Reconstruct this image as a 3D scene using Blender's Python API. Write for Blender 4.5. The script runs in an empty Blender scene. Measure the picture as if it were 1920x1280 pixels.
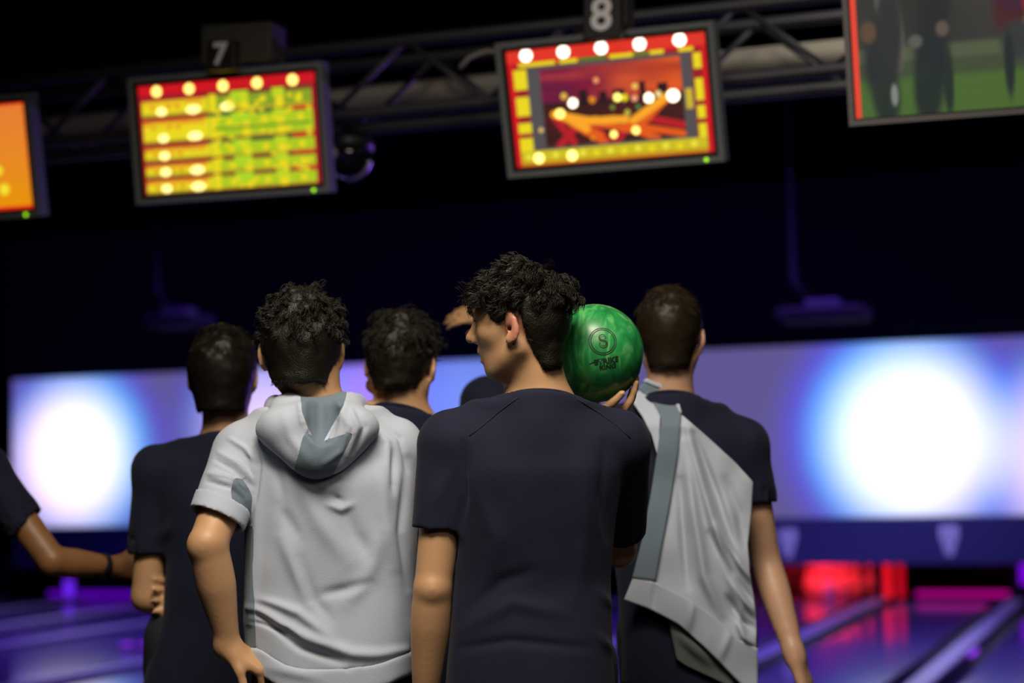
import bpy, bmesh, math, random
import numpy as np
from mathutils import Vector, Matrix

# ------------------------------------------------------------------ camera, world, lights, exposure
TH = math.radians(19.4535); PITCH = math.radians(4.1548); ROLL = math.radians(1.1866)
FPX = 3500.0; CAMZ = 1.27
scn = bpy.context.scene
C = scn.collection
_cy, _sy, _cp, _sp = math.cos(TH), math.sin(TH), math.cos(PITCH), math.sin(PITCH)
_F = np.array([-_sy*_cp, _cy*_cp, _sp]); _R = np.array([_cy, _sy, 0.0]); _U = np.cross(_R, _F)
_R, _U = math.cos(ROLL)*_R - math.sin(ROLL)*_U, math.sin(ROLL)*_R + math.cos(ROLL)*_U
_O = np.array([0, 0, CAMZ])
FW = np.array([-_sy, _cy, 0.0]); RT = np.array([_cy, _sy, 0.0])

cam = bpy.data.cameras.new('camera'); camo = bpy.data.objects.new('camera', cam); C.objects.link(camo)
cam.sensor_width = 36.0; cam.lens = FPX/1920*36.0; cam.clip_start = 0.05; cam.clip_end = 200
camo.matrix_world = Matrix(((_R[0], _U[0], -_F[0], 0), (_R[1], _U[1], -_F[1], 0), (_R[2], _U[2], -_F[2], CAMZ), (0, 0, 0, 1)))
cam.dof.use_dof = True; cam.dof.focus_distance = 3.93; cam.dof.aperture_fstop = 1.8
scn.camera = camo

w = bpy.data.worlds.new('world'); scn.world = w; w.use_nodes = True
w.node_tree.nodes['Background'].inputs[0].default_value = (0.35, 0.35, 0.6, 1)
w.node_tree.nodes['Background'].inputs[1].default_value = 0.004
scn.view_settings.view_transform = 'Standard'; scn.view_settings.look = 'None'
scn.view_settings.exposure = 0.0; scn.view_settings.gamma = 1.0; scn.view_settings.use_curve_mapping = False

def wpt(x, y, z):            # view-aligned floor frame (right, forward, up) -> world
    return Vector((RT[0]*x + FW[0]*y, RT[1]*x + FW[1]*y, z))
def area(name, loc, target, energy, color, sx, sy, spread=180):
    l = bpy.data.lights.new(name, 'AREA'); l.energy = energy; l.color = color
    l.shape = 'RECTANGLE'; l.size = sx; l.size_y = sy; l.spread = math.radians(spread)
    o = bpy.data.objects.new(name, l); C.objects.link(o); o.location = loc
    o.rotation_euler = (Vector(target)-Vector(loc)).to_track_quat('-Z', 'Y').to_euler()
    return o
# ceiling panel lamps over the seats behind the bowlers, then the violet lamps over the lanes and the red pin light
area('ceiling_lamp', wpt(-0.25, 2.35, 3.75), wpt(0.0, 4.15, 1.25), 40, (1.0, 0.89, 0.72), 1.5, 0.9, 95)
area('ceiling_lamp', wpt(0.8, 0.2, 3.6), wpt(0.3, 4.4, 1.2), 5, (1.0, 0.90, 0.78), 1.6, 0.9, 95)
for _x in (-9.5, -5.5, -2.0):
    area('violet_light', (_x, 13.0, 3.4), (_x, 13.5, 0), 140, (0.20, 0.08, 1.0), 2.5, 5.0, 120)
area('panel_fill_light', (-2.0, 16.2, 3.5), (-2.6, 18.2, 0.55), 14, (0.45, 0.42, 1.0), 2.4, 0.3, 60)  # added unseen fill, brightens the masking panel like glow from the screen
area('truss_lamp', (-0.2, 5.6, 3.5), (-1.1, 6.45, 2.66), 1.6, (1.0, 0.92, 0.8), 0.4, 0.2, 70)
area('violet_light', (-0.40, 11.6, 0.95), (-2.62, 6.16, 2.40), 4, (0.30, 0.10, 1.0), 0.5, 0.25, 30)  # added light out of view, puts a violet highlight on the dome camera
area('red_pin_lamp', (-3.40, 18.32, 0.62), (-3.3, 18.85, 0.22), 16, (1.0, 0.02, 0.03), 1.0, 0.10)

# ------------------------------------------------------------------ placement helpers
def ray(px, py):
    return _F + _R*((px-960)/FPX) - _U*((py-640)/FPX)
def V(px, py, Y):            # point seen at that spot of the photograph at forward distance Y, view-aligned frame
    d = ray(px, py); p = _O + d*(Y/(d@FW))
    return np.array([p@RT, Y, p[2]])
def atw(px, py, Y):
    d = ray(px, py); p = _O + d*(Y/(d@FW)); return p
def aty(px, py, y):          # on the plane of constant lane distance
    d = ray(px, py); return _O + d*(y/d[1])
def uvpx(P):                 # view-aligned points -> photograph pixels
    P = np.asarray(P, float)
    W = P[:, 0:1]*RT + P[:, 1:2]*FW + np.array([0, 0, 1.0])*P[:, 2:3] - _O
    dz = W@_F
    return 960+FPX*(W@_R)/dz, 640-FPX*(W@_U)/dz

# ------------------------------------------------------------------ materials
MATS = {}
def mat(name, col, rough=0.6, metal=0.0, emit=None, estr=1.0, bump=0.0, bscale=60.0, var=0.0, vscale=6.0, sss=0.0, spec=0.5, coat=0.0, sheen=0.0):
    if name in MATS: return MATS[name]
    m = bpy.data.materials.new(name); m.use_nodes = True; nt = m.node_tree
    b = nt.nodes['Principled BSDF']
    b.inputs['Base Color'].default_value = (*col, 1); b.inputs['Roughness'].default_value = rough
    b.inputs['Metallic'].default_value = metal; b.inputs['Specular IOR Level'].default_value = spec
    b.inputs['Coat Weight'].default_value = coat; b.inputs['Sheen Weight'].default_value = sheen
    if emit: b.inputs['Emission Color'].default_value = (*emit, 1); b.inputs['Emission Strength'].default_value = estr
    if sss: b.inputs['Subsurface Weight'].default_value = sss; b.inputs['Subsurface Radius'].default_value = (0.012, 0.005, 0.003); b.inputs['Subsurface Scale'].default_value = 1.0
    tc = nt.nodes.new('ShaderNodeTexCoord')
    if var:
        n = nt.nodes.new('ShaderNodeTexNoise'); n.inputs['Scale'].default_value = vscale; n.inputs['Detail'].default_value = 4
        nt.links.new(tc.outputs['Object'], n.inputs['Vector'])
        r = nt.nodes.new('ShaderNodeMix'); r.data_type = 'RGBA'
        r.inputs['A'].default_value = (*[c*(1-var) for c in col], 1); r.inputs['B'].default_value = (*[min(1, c*(1+var)) for c in col], 1)
        nt.links.new(n.outputs['Fac'], r.inputs['Factor']); nt.links.new(r.outputs['Result'], b.inputs['Base Color'])
    if bump:
        n2 = nt.nodes.new('ShaderNodeTexNoise'); n2.inputs['Scale'].default_value = bscale; n2.inputs['Detail'].default_value = 3
        nt.links.new(tc.outputs['Object'], n2.inputs['Vector'])
        bp = nt.nodes.new('ShaderNodeBump'); bp.inputs['Strength'].default_value = bump; bp.inputs['Distance'].default_value = 0.004
        nt.links.new(n2.outputs['Fac'], bp.inputs['Height']); nt.links.new(bp.outputs['Normal'], b.inputs['Normal'])
    MATS[name] = m; return m
def emat(name, col, s):
    return mat(name, (0.01, 0.01, 0.01), 0.5, emit=col, estr=s)
def colour_attr_mat(name, strength):
    if name in MATS: return MATS[name]
    m = bpy.data.materials.new(name); m.use_nodes = True; nt = m.node_tree; b = nt.nodes['Principled BSDF']
    b.inputs['Base Color'].default_value = (0.01, 0.01, 0.01, 1); b.inputs['Roughness'].default_value = 0.4
    a = nt.nodes.new('ShaderNodeVertexColor'); a.layer_name = 'picture'
    nt.links.new(a.outputs['Color'], b.inputs['Emission Color']); b.inputs['Emission Strength'].default_value = strength
    MATS[name] = m; return m

# ------------------------------------------------------------------ mesh helpers
def link(name, me, m=None, parent=None):
    o = bpy.data.objects.new(name, me); C.objects.link(o)
    if m is not None: me.materials.append(m)
    if parent is not None: o.parent = parent
    return o
def tag(o, label=None, cat=None, group=None, kind=None):
    if label: o['label'] = label
    if cat: o['category'] = cat
    if group: o['group'] = group
    if kind: o['kind'] = kind
    return o
def smooth(me):
    me.polygons.foreach_set('use_smooth', [True]*len(me.polygons)); me.update()
def empty(name, loc, rz=0.0):
    o = bpy.data.objects.new(name, None); C.objects.link(o); o.location = loc; o.rotation_euler = (0, 0, rz); o.empty_display_size = 0.1
    return o
def bm_obj(name, bm, m=None, parent=None, sm=False):
    me = bpy.data.meshes.new(name); bm.to_mesh(me); bm.free()
    if sm: smooth(me)
    return link(name, me, m, parent)
def box_bm(bm, cx, cy, cz, sx, sy, sz, bev=0.0, M=None):
    r = bmesh.ops.create_cube(bm, size=1.0); vs = r['verts']
    for v in vs: v.co = Vector((v.co.x*sx+cx, v.co.y*sy+cy, v.co.z*sz+cz))
    if bev > 0:
        es = list({e for v in vs for e in v.link_edges})
        g = bmesh.ops.bevel(bm, geom=es, offset=bev, segments=2, affect='EDGES', profile=0.5)
        vs = list({v for f in g['faces'] for v in f.verts} | {v for v in vs if v.is_valid})
    if M is not None:
        for v in vs: v.co = M @ v.co
    return vs
def box(name, c, s, m, parent=None, bev=0.0):
    bm = bmesh.new(); box_bm(bm, *c, *s, bev); return bm_obj(name, bm, m, parent)
def tube_bm(bm, pts, rad, n=10, cap=True):
    pts = [Vector(p) for p in pts]; rings = []
    rr = rad if hasattr(rad, '__len__') else [rad]*len(pts)
    t0 = (pts[1]-pts[0]).normalized(); up = Vector((0, 0, 1)) if abs(t0.z) < 0.9 else Vector((1, 0, 0))
    for i, p in enumerate(pts):
        t = (pts[min(i+1, len(pts)-1)]-pts[max(i-1, 0)]).normalized()
        s = t.cross(up).normalized(); u = s.cross(t)
        rings.append([bm.verts.new(p + (s*math.cos(a)+u*math.sin(a))*rr[i]) for a in [2*math.pi*k/n for k in range(n)]])
    for a, b in zip(rings, rings[1:]):
        for k in range(n): bm.faces.new((a[k], a[(k+1) % n], b[(k+1) % n], b[k]))
    if cap: bm.faces.new(rings[0][::-1]); bm.faces.new(rings[-1])
def tube(name, pts, rad, m, parent=None, n=10):
    bm = bmesh.new(); tube_bm(bm, pts, rad, n); return bm_obj(name, bm, m, parent, True)
def lathe_me(name, prof, n=20):
    bm = bmesh.new(); rings = []
    for r, z in prof:
        rings.append([bm.verts.new((max(r, 1e-5)*math.cos(2*math.pi*k/n), max(r, 1e-5)*math.sin(2*math.pi*k/n), z)) for k in range(n)])
    for a, b in zip(rings, rings[1:]):
        for k in range(n): bm.faces.new((a[k], a[(k+1) % n], b[(k+1) % n], b[k]))
    bm.faces.new(rings[0][::-1]); bm.faces.new(rings[-1])
    me = bpy.data.meshes.new(name); bm.to_mesh(me); bm.free(); smooth(me); return me
def grid_me(name, G, closed_u=False, thick=0.0, uv=None):
    nv, nu = G.shape[:2]; idx = np.arange(nv*nu).reshape(nv, nu); f = []
    for i in range(nv-1):
        for j in range(nu if closed_u else nu-1):
            k = (j+1) % nu; f.append((idx[i, j], idx[i, k], idx[i+1, k], idx[i+1, j]))
    me = bpy.data.meshes.new(name); me.from_pydata(G.reshape(-1, 3).tolist(), [], [tuple(map(int, q)) for q in f]); me.update(); smooth(me)
    if thick:
        bm = bmesh.new(); bm.from_mesh(me); bmesh.ops.recalc_face_normals(bm, faces=bm.faces)
        bmesh.ops.solidify(bm, geom=bm.faces[:], thickness=thick); bm.to_mesh(me); bm.free(); smooth(me)
    return me

# ------------------------------------------------------------------ signed-distance modelling (one continuous surface per body or garment)
class Field:
    def __init__(s, lo, hi, h):
        s.lo = np.array(lo, float); s.h = h
        s.n = np.ceil((np.array(hi, float)-s.lo)/h).astype(int)+1
        s.D = np.full(s.n, 1.0, np.float32)
        s.ax = [(s.lo[i]+h*np.arange(s.n[i])).astype(np.float32) for i in range(3)]
    def sub(s, lo, hi):
        a = np.clip(np.floor((np.array(lo)-s.lo)/s.h).astype(int), 0, s.n); b = np.clip(np.ceil((np.array(hi)-s.lo)/s.h).astype(int)+1, 0, s.n)
        if (b <= a).any(): return None, None
        sl = tuple(slice(i, j) for i, j in zip(a, b))
        return sl, np.meshgrid(*[s.ax[i][sl[i]] for i in range(3)], indexing='ij', copy=False)
    def add(s, prim, k=0.0, mode='u', pad=0.03):
        fn, lo, hi = prim; pd = k+pad
        sl, g = s.sub(np.array(lo)-pd, np.array(hi)+pd)
        if sl is None: return s
        d = fn(*g).astype(np.float32); a = s.D[sl]
        if mode == 'u':
            r = np.minimum(a, d)
            if k > 0: h = np.maximum(k-np.abs(a-d), 0)/k; r = r-h*h*k*0.25
        elif mode == 's':
            d = -d; r = np.maximum(a, d)
            if k > 0: h = np.maximum(k-np.abs(a-d), 0)/k; r = r+h*h*k*0.25
        s.D[sl] = r; return s
    def cut(s, n, p):        # keep the side where (x-p).n < 0
        n = np.array(n, float); n /= np.linalg.norm(n)
        g = (s.ax[0][:, None, None]*n[0]+s.ax[1][None, :, None]*n[1]+s.ax[2][None, None, :]*n[2]-float(n@np.array(p))).astype(np.float32)
        s.D = np.maximum(s.D, g); return s
    def mesh(s):             # surface nets
        D = s.D; D[0] = D[-1] = 1; D[:, 0] = D[:, -1] = 1; D[:, :, 0] = D[:, :, -1] = 1
        I = D < 0; nx, ny, nz = D.shape
        c = [I[i:nx-1+i, j:ny-1+j, k:nz-1+k] for i in (0, 1) for j in (0, 1) for k in (0, 1)]
        al = c[0].copy(); an = c[0].copy()
        for q in c[1:]: al &= q; an |= q
        cell = np.argwhere(an & ~al)
        if len(cell) == 0: return np.zeros((0, 3)), []
        cid = np.full((nx-1, ny-1, nz-1), -1, np.int32); cid[tuple(cell.T)] = np.arange(len(cell))
        off = np.array([(i, j, k) for i in (0, 1) for j in (0, 1) for k in (0, 1)])
        vals = np.stack([D[tuple((cell+o).T)] for o in off], 1)
        acc = np.zeros((len(cell), 3)); cnt = np.zeros(len(cell))
        for a in range(8):
            for b in range(a+1, 8):
                if np.abs(off[a]-off[b]).sum() != 1: continue
                va, vb = vals[:, a], vals[:, b]; m = (va < 0) != (vb < 0)
                t = np.where(m, va/np.where(m, va-vb, 1), 0)
                acc += np.where(m[:, None], off[a]+(off[b]-off[a])*t[:, None], 0); cnt += m
        P = s.lo+s.h*(cell+acc/np.maximum(cnt, 1)[:, None])
        F = []
        for ax in range(3):
            sh = [slice(None)]*3; sh2 = [slice(None)]*3; sh[ax] = slice(0, -1); sh2[ax] = slice(1, None)
            A, B = I[tuple(sh)], I[tuple(sh2)]
            e = np.argwhere(A != B); e = e[(e[:, (ax+1) % 3] > 0) & (e[:, (ax+2) % 3] > 0)]
            e = e[(e[:, (ax+1) % 3] < s.n[(ax+1) % 3]-1) & (e[:, (ax+2) % 3] < s.n[(ax+2) % 3]-1)]
            u = np.zeros(3, int); v = np.zeros(3, int); u[(ax+1) % 3] = 1; v[(ax+2) % 3] = 1
            q = np.stack([cid[tuple((e-u-v).T)], cid[tuple((e-v).T)], cid[tuple(e.T)], cid[tuple((e-u).T)]], 1)
            fl = ~A[tuple(e.T)]; q[fl] = q[fl][:, ::-1]; F.append(q)
        F = np.concatenate(F); F = F[(F >= 0).all(1)]
        return P, F
def relax(P, F, it=2, lam=0.5):
    n = len(P); e = np.concatenate([F[:, [0, 1]], F[:, [1, 2]], F[:, [2, 3]], F[:, [3, 0]]]); e = np.concatenate([e, e[:, ::-1]])
    cnt = np.bincount(e[:, 0], minlength=n)[:, None]
    for i in range(it):
        S = np.stack([np.bincount(e[:, 0], weights=P[e[:, 1], k], minlength=n) for k in range(3)], 1)
        P = P + lam*(S/np.maximum(cnt, 1)-P)
        if i % 2 == 1: pass
    return P
def vnormals(P, F):
    n = np.cross(P[F[:, 2]]-P[F[:, 0]], P[F[:, 3]]-P[F[:, 1]]); N = np.zeros_like(P)
    for k in range(4):
        for j in range(3): N[:, j] += np.bincount(F[:, k], weights=n[:, j], minlength=len(P))
    return N/np.maximum(np.linalg.norm(N, axis=1, keepdims=True), 1e-9)
def np_mesh(name, P, F, sm=True):
    me = bpy.data.meshes.new(name); me.vertices.add(len(P)); me.vertices.foreach_set('co', np.asarray(P, np.float32).ravel())
    k = F.shape[1]; me.loops.add(len(F)*k); me.loops.foreach_set('vertex_index', F.astype(np.int32).ravel())
    me.polygons.add(len(F)); me.polygons.foreach_set('loop_start', np.arange(0, len(F)*k, k, dtype=np.int32))
    me.polygons.foreach_set('loop_total', np.full(len(F), k, np.int32))
    if sm: me.polygons.foreach_set('use_smooth', np.ones(len(F), bool))
    me.update(calc_edges=True); me.validate(); return me
# primitives: (function, lower bound, upper bound)
def rc(a, b, ra, rb):
    a = np.array(a, float); b = np.array(b, float); ba = b-a; L2 = max(float(ba@ba), 1e-9)
    def f(x, y, z):
        t = np.clip(((x-a[0])*ba[0]+(y-a[1])*ba[1]+(z-a[2])*ba[2])/L2, 0, 1)
        return np.sqrt((x-a[0]-t*ba[0])**2+(y-a[1]-t*ba[1])**2+(z-a[2]-t*ba[2])**2)-(ra+(rb-ra)*t)
    m = max(ra, rb); return f, np.minimum(a, b)-m, np.maximum(a, b)+m
def limb(a, b, prof):        # tapering limb with a smooth radius profile
    a = np.array(a, float); b = np.array(b, float); ba = b-a; L2 = float(ba@ba); t_ = np.linspace(0, 1, 80); r_ = np.interp(t_, *zip(*prof))
    ker = np.hanning(17); ker /= ker.sum(); r_ = np.convolve(np.pad(r_, 8, mode='edge'), ker, 'valid')
    def f(x, y, z):
        t = np.clip(((x-a[0])*ba[0]+(y-a[1])*ba[1]+(z-a[2])*ba[2])/L2, 0, 1)
        return np.sqrt((x-a[0]-t*ba[0])**2+(y-a[1]-t*ba[1])**2+(z-a[2]-t*ba[2])**2)-np.interp(t, t_, r_)
    m = r_.max(); return f, np.minimum(a, b)-m, np.maximum(a, b)+m
def clipped(prim, n, p):
    f0, lo, hi = prim; n = np.array(n, float); n /= np.linalg.norm(n); c = float(n@np.array(p))
    return (lambda x, y, z: np.maximum(f0(x, y, z), x*n[0]+y*n[1]+z*n[2]-c)), lo, hi
def ell(c, r, M=None):       # M: rows are the local axes
    c = np.array(c, float); r = np.array(r, float); M = np.eye(3) if M is None else np.array(M, float); m = r.max()
    def f(x, y, z):
        d = [x-c[0], y-c[1], z-c[2]]
        q = [M[i, 0]*d[0]+M[i, 1]*d[1]+M[i, 2]*d[2] for i in range(3)]
        k0 = np.sqrt((q[0]/r[0])**2+(q[1]/r[1])**2+(q[2]/r[2])**2); k1 = np.sqrt((q[0]/r[0]**2)**2+(q[1]/r[1]**2)**2+(q[2]/r[2]**2)**2)
        return k0*(k0-1)/np.maximum(k1, 1e-6)
    return f, c-m, c+m
def loft(rows, n=2.3, grow=0.0):     # rows: (z, cx, cy, rx, ry), any order; vertical stack of rounded sections
    R = np.array(sorted(rows), float); zz = np.linspace(R[0, 0], R[-1, 0], 200)
    T = []
    for k in range(1, 5):
        y = np.interp(zz, R[:, 0], R[:, k]); ker = np.hanning(25); ker /= ker.sum()
        T.append(np.convolve(np.pad(y, 12, mode='edge'), ker, 'valid'))
    z0, z1 = R[0, 0], R[-1, 0]
    def f(x, y, z):
        cx, cy, rx, ry = [np.interp(z, zz, t) for t in T]; rx = rx+grow; ry = ry+grow
        dx, dy = np.abs(x-cx), np.abs(y-cy)
        g = ((dx/rx)**n+(dy/ry)**n)**(1/n); rad = np.sqrt(dx*dx+dy*dy)
        d = np.where(g > 1e-3, rad*(1-1/np.maximum(g, 1e-3)), -np.minimum(rx, ry))
        return np.maximum(d, np.maximum(z0-grow-z, z-z1-grow))
    lo = np.array([(R[:, 1]-R[:, 3]).min(), (R[:, 2]-R[:, 4]).min(), z0])-grow; hi = np.array([(R[:, 1]+R[:, 3]).max(), (R[:, 2]+R[:, 4]).max(), z1])+grow
    return f, lo, hi

def vnoise(P, seed=0):
    rs = np.random.RandomState(seed); T = rs.rand(32, 32, 32); i = np.floor(P).astype(int); f = P-i; f = f*f*(3-2*f); o = 0
    for a in (0, 1):
        for b in (0, 1):
            for c in (0, 1):
                o = o+T[(i[:, 0]+a) % 32, (i[:, 1]+b) % 32, (i[:, 2]+c) % 32]*np.where(a, f[:, 0], 1-f[:, 0])*np.where(b, f[:, 1], 1-f[:, 1])*np.where(c, f[:, 2], 1-f[:, 2])
    return o*2-1
def seg_dist(u, v, pl):      # distance to a polyline and the fraction along it
    best = np.full(len(u), 1e9); bt = np.zeros(len(u)); n = len(pl)-1
    for i in range(n):
        (ax, ay), (bx, by) = pl[i], pl[i+1]; L = max((bx-ax)**2+(by-ay)**2, 1e-6)
        t = np.clip(((u-ax)*(bx-ax)+(v-ay)*(by-ay))/L, 0, 1); d = np.hypot(u-ax-t*(bx-ax), v-ay-t*(by-ay))
        m = d < best; best[m] = d[m]; bt[m] = (i+t[m])/n
    return best, bt
def folds(P, N, lines, base=0.0):    # cloth folds along given lines on the side that faces the seats
    u, v = uvpx(P); add = np.zeros(len(P)); face = np.clip(-N[:, 1]*1.6, 0, 1)
    for pl, wd, amp in lines:
        d, t = seg_dist(u, v, pl); add += amp*np.exp(-(d/wd)**2)*np.sin(np.pi*np.clip(t*0.86+0.07, 0, 1))**0.7
    return P+N*((add*face)[:, None])

# ------------------------------------------------------------------ heads, hands, hair
class HF:                    # head frame: origin between the ears, f forward, l left, u up
    def __init__(s, c, yaw, pitch=0.0, roll=0.0, k=1.0):
        # yaw 0 = looking away from the seats (+Y); positive turns towards -X
        f = np.array([-math.sin(yaw)*math.cos(pitch), math.cos(yaw)*math.cos(pitch), math.sin(pitch)])
        l = np.array([-math.cos(yaw), -math.sin(yaw), 0]); u = np.cross(f, l)
        l, u = math.cos(roll)*l+math.sin(roll)*u, -math.sin(roll)*l+math.cos(roll)*u
        s.c = np.array(c, float); s.M = np.array([f, l, u]); s.k = k
    def p(s, f, l, u): return s.c+s.k*(f*s.M[0]+l*s.M[1]+u*s.M[2])
    def loc(s, P): return ((np.asarray(P)-s.c)@s.M.T)/s.k
    def ell(s, c, r, rot=None):
        M = s.M if rot is None else np.array(rot)@s.M
        return ell(s.p(*c), np.array(r)*s.k, M)
    def rc(s, a, b, ra, rb): return rc(s.p(*a), s.p(*b), ra*s.k, rb*s.k)
def roty(a):                 # turns the local axes in the f-u plane
    return [[math.cos(a), 0, math.sin(a)], [0, 1, 0], [-math.sin(a), 0, math.cos(a)]]
def rotz(a):
    return [[math.cos(a), math.sin(a), 0], [-math.sin(a), math.cos(a), 0], [0, 0, 1]]
def add_head(fd, H, fine=False):
    fd.add(H.ell((-0.004, 0, 0.045), (0.099, 0.076, 0.090)))
    fd.add(H.ell((0.040, 0, 0.030), (0.056, 0.062, 0.072)), 0.03)
    fd.add(H.ell((0.024, 0, -0.034), (0.056, 0.056, 0.056)), 0.03)
    fd.add(H.ell((0.046, 0, -0.054), (0.034, 0.031, 0.034)), 0.022)
    for s in (-1, 1):
        fd.add(H.rc((-0.006, 0.055*s, -0.040), (0.046, 0.020*s, -0.082), 0.015, 0.012), 0.03)     # jaw line
        fd.add(H.ell((0.050, 0.043*s, -0.004), (0.024, 0.018, 0.016)), 0.03)                      # cheek bone
    fd.add(H.ell((0.061, 0, -0.081), (0.0150, 0.018, 0.0150)), 0.014)                               # chin
    fd.add(H.rc((0.070, 0.03, 0.044), (0.070, -0.03, 0.044), 0.022, 0.022), 0.02)                  # brow
    for s in (-1, 1):
        fd.add(H.ell((0.100, 0.032*s, 0.022), (0.016, 0.017, 0.012)), 0.016, 's')                  # eye socket
        fd.add(H.ell((0.077, 0.031*s, 0.022), (0.0135, 0.0150, 0.0125)), 0.003)                    # lidded eye
    fd.add(H.rc((0.087, 0, 0.033), (0.1085, 0, -0.006), 0.0085, 0.0110), 0.010)                    # nose
    fd.add(H.ell((0.1095, 0, -0.0105), (0.0130, 0.0115, 0.0105)), 0.005)
    for s in (-1, 1): fd.add(H.ell((0.094, 0.0125*s, -0.017), (0.012, 0.0075, 0.008)), 0.006)
    fd.add(H.ell((0.083, 0, -0.036), (0.0130, 0.019, 0.0085)), 0.007)                              # upper lip
    fd.add(H.ell((0.0890, 0, -0.0455), (0.0085, 0.018, 0.0060)), 0.004)
    fd.add(H.ell((0.0800, 0, -0.0590), (0.0105, 0.016, 0.0065)), 0.004)                             # lower lip
    fd.add(H.rc((0.096, 0.026, -0.0522), (0.096, -0.026, -0.0522), 0.0095, 0.0095), 0.002, 's')      # mouth line
    for s in (-1, 1):                                                                              # ears
        R = np.array(rotz(-0.42*s))@np.array(roty(-0.18))
        fd.add(H.ell((-0.004, 0.083*s, 0.003), (0.0175, 0.0075, 0.034), R), 0.004)
        fd.add(H.ell((0.003, 0.079*s, -0.024), (0.011, 0.0075, 0.012), R), 0.006)
        if fine:
            fd.add(H.ell((0.003, 0.0925*s, 0.006), (0.0080, 0.0085, 0.021), R), 0.002, 's')
            fd.add(H.ell((0.006, 0.088*s, -0.003), (0.006, 0.014, 0.010), R), 0.002, 's')
LINE_F = [-0.2, -0.055, -0.040, -0.026, -0.020, 0.008, 0.014, 0.046, 0.051, 0.062, 0.070, 0.085, 0.2]
LINE_U = [-0.080, -0.080, -0.050, -0.010, 0.036, 0.042, 0.018, 0.018, 0.042, 0.050, 0.060, 0.082, 0.09]
def hair_piece(name, H, blobs, parent, m, hfield=0.006, cap=0.009, nstr=2600, length=(0.03, 0.05), curl=0.004, period=0.025,
               up=0.35, fwd=0.0, side_len=0.008, seed=1, rad=0.0011, nape=-0.080, lo_u=0.05, bumps=0.004, org=(0, 0, 0), rough=0.8, wide=0.0):
    L = 0.185*H.k; fd = Field(H.c-L, H.c+L+np.array([0, 0, 0.05]), hfield)
    fd.add(H.ell((-0.004, 0, 0.045), np.array((0.099, 0.076, 0.090))+cap)); fd.add(H.ell((0.040, 0, 0.030), np.array((0.056, 0.062, 0.072))+cap), 0.03)
    fd.add(H.rc((-0.045, 0, 0.0), (-0.052, 0, nape), 0.050, 0.040), 0.03)
    fu = list(LINE_U); fu[0] = fu[1] = nape
    if wide:
        fu[2], fu[3], fu[4] = nape+0.006, nape+0.022, -0.012
        fd.add(H.rc((-0.028, 0, 0.01), (-0.040, 0, nape+0.015), 0.066*wide, 0.052*wide), 0.03)
    G = np.meshgrid(*fd.ax, indexing='ij', copy=False); P = np.stack([g.ravel() for g in G], 1); q = H.loc(P)
    wob = vnoise(P*70, seed)*0.006
    lim = np.interp(q[:, 0], LINE_F, fu)+wob
    fd.D = np.maximum(fd.D, ((lim-q[:, 2])*H.k).reshape(fd.D.shape)*0.8)
    for c, r in blobs: fd.add(H.ell(c, r), 0.02)
    P, F = fd.mesh(); P = relax(P, F, 2); N = vnormals(P, F)
    up_w = np.clip((H.loc(P)[:, 2]-lo_u)/0.03, 0, 1)
    P = P+N*((vnoise(P*38, seed+1)*bumps*1.3+vnoise(P*80, seed+2)*bumps*0.8)*(0.25+0.75*up_w))[:, None]; N = vnormals(P, F)
    rs = np.random.RandomState(seed)
    A = 0.5*np.linalg.norm(np.cross(P[F[:, 2]]-P[F[:, 0]], P[F[:, 3]]-P[F[:, 1]]), axis=1)
    fi = rs.choice(len(F), nstr, p=A/A.sum()); wts = rs.dirichlet((1, 1, 1, 1), nstr)
    root = (P[F[fi]]*wts[:, :, None]).sum(1); nn = N[F[fi, 0]]
    q = H.loc(root); t = np.clip((q[:, 2]-lo_u)/0.03, 0, 1)
    down = -H.M[2]+fwd*H.M[0]
    crown = H.p(-0.045, 0, 0.14); rad_dir = root-crown; rad_dir -= nn*(rad_dir*nn).sum(1, keepdims=True); rad_dir /= np.maximum(np.linalg.norm(rad_dir, axis=1, keepdims=True), 1e-6)
    flow = rad_dir*0.8+down*0.5+rs.randn(nstr, 3)*0.45*rough+H.M[0]*fwd
    flow = np.where(t[:, None] > 0.5, flow, down+rs.randn(nstr, 3)*0.15); flow -= nn*(flow*nn).sum(1, keepdims=True); flow /= np.maximum(np.linalg.norm(flow, axis=1, keepdims=True), 1e-6)
    ln = np.where(t > 0.5, length[0]+(length[1]-length[0])*rs.rand(nstr), side_len*(0.7+0.6*rs.rand(nstr)))
    lift = np.where(t > 0.5, up*(0.4+0.9*rs.rand(nstr)), 0.10)
    # strands gather in locks: each follows the nearest guide
    ng = max(40, nstr//11); gi = rs.choice(nstr, ng, replace=False); near = np.array([gi[np.argmin(((root[gi]-p)**2).sum(1))] for p in root])
    top = t > 0.5; flow = np.where(top[:, None], flow[near]+0.16*rs.randn(nstr, 3), flow); flow -= nn*(flow*nn).sum(1, keepdims=True); flow /= np.maximum(np.linalg.norm(flow, axis=1, keepdims=True), 1e-6)
    ln = np.where(top, ln[near]*(0.8+0.3*rs.rand(nstr)), ln); lift = np.where(top, lift[near]*(0.85+0.3*rs.rand(nstr)), lift)
    m8 = 12; s = np.linspace(0, 1, m8)
    sd = np.cross(nn, flow); ph = rs.rand(nstr)*6.28; ph = np.where(t > 0.5, ph[near]+0.5*rs.randn(nstr), ph)
    pts = np.zeros((nstr, m8, 3))
    for j in range(m8):
        x = s[j]*ln; arc = np.sin(np.pi*0.62*s[j])*lift*ln*0.9-0.10*ln*s[j]**2
        a = ph+x/period*2*np.pi; cr = curl*(t > 0.5)*min(1, s[j]*2.5)
        pts[:, j] = root-nn*0.003+flow*x[:, None]+nn*(arc+cr*np.sin(a))[:, None]+sd*(cr*np.cos(a))[:, None]
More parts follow.
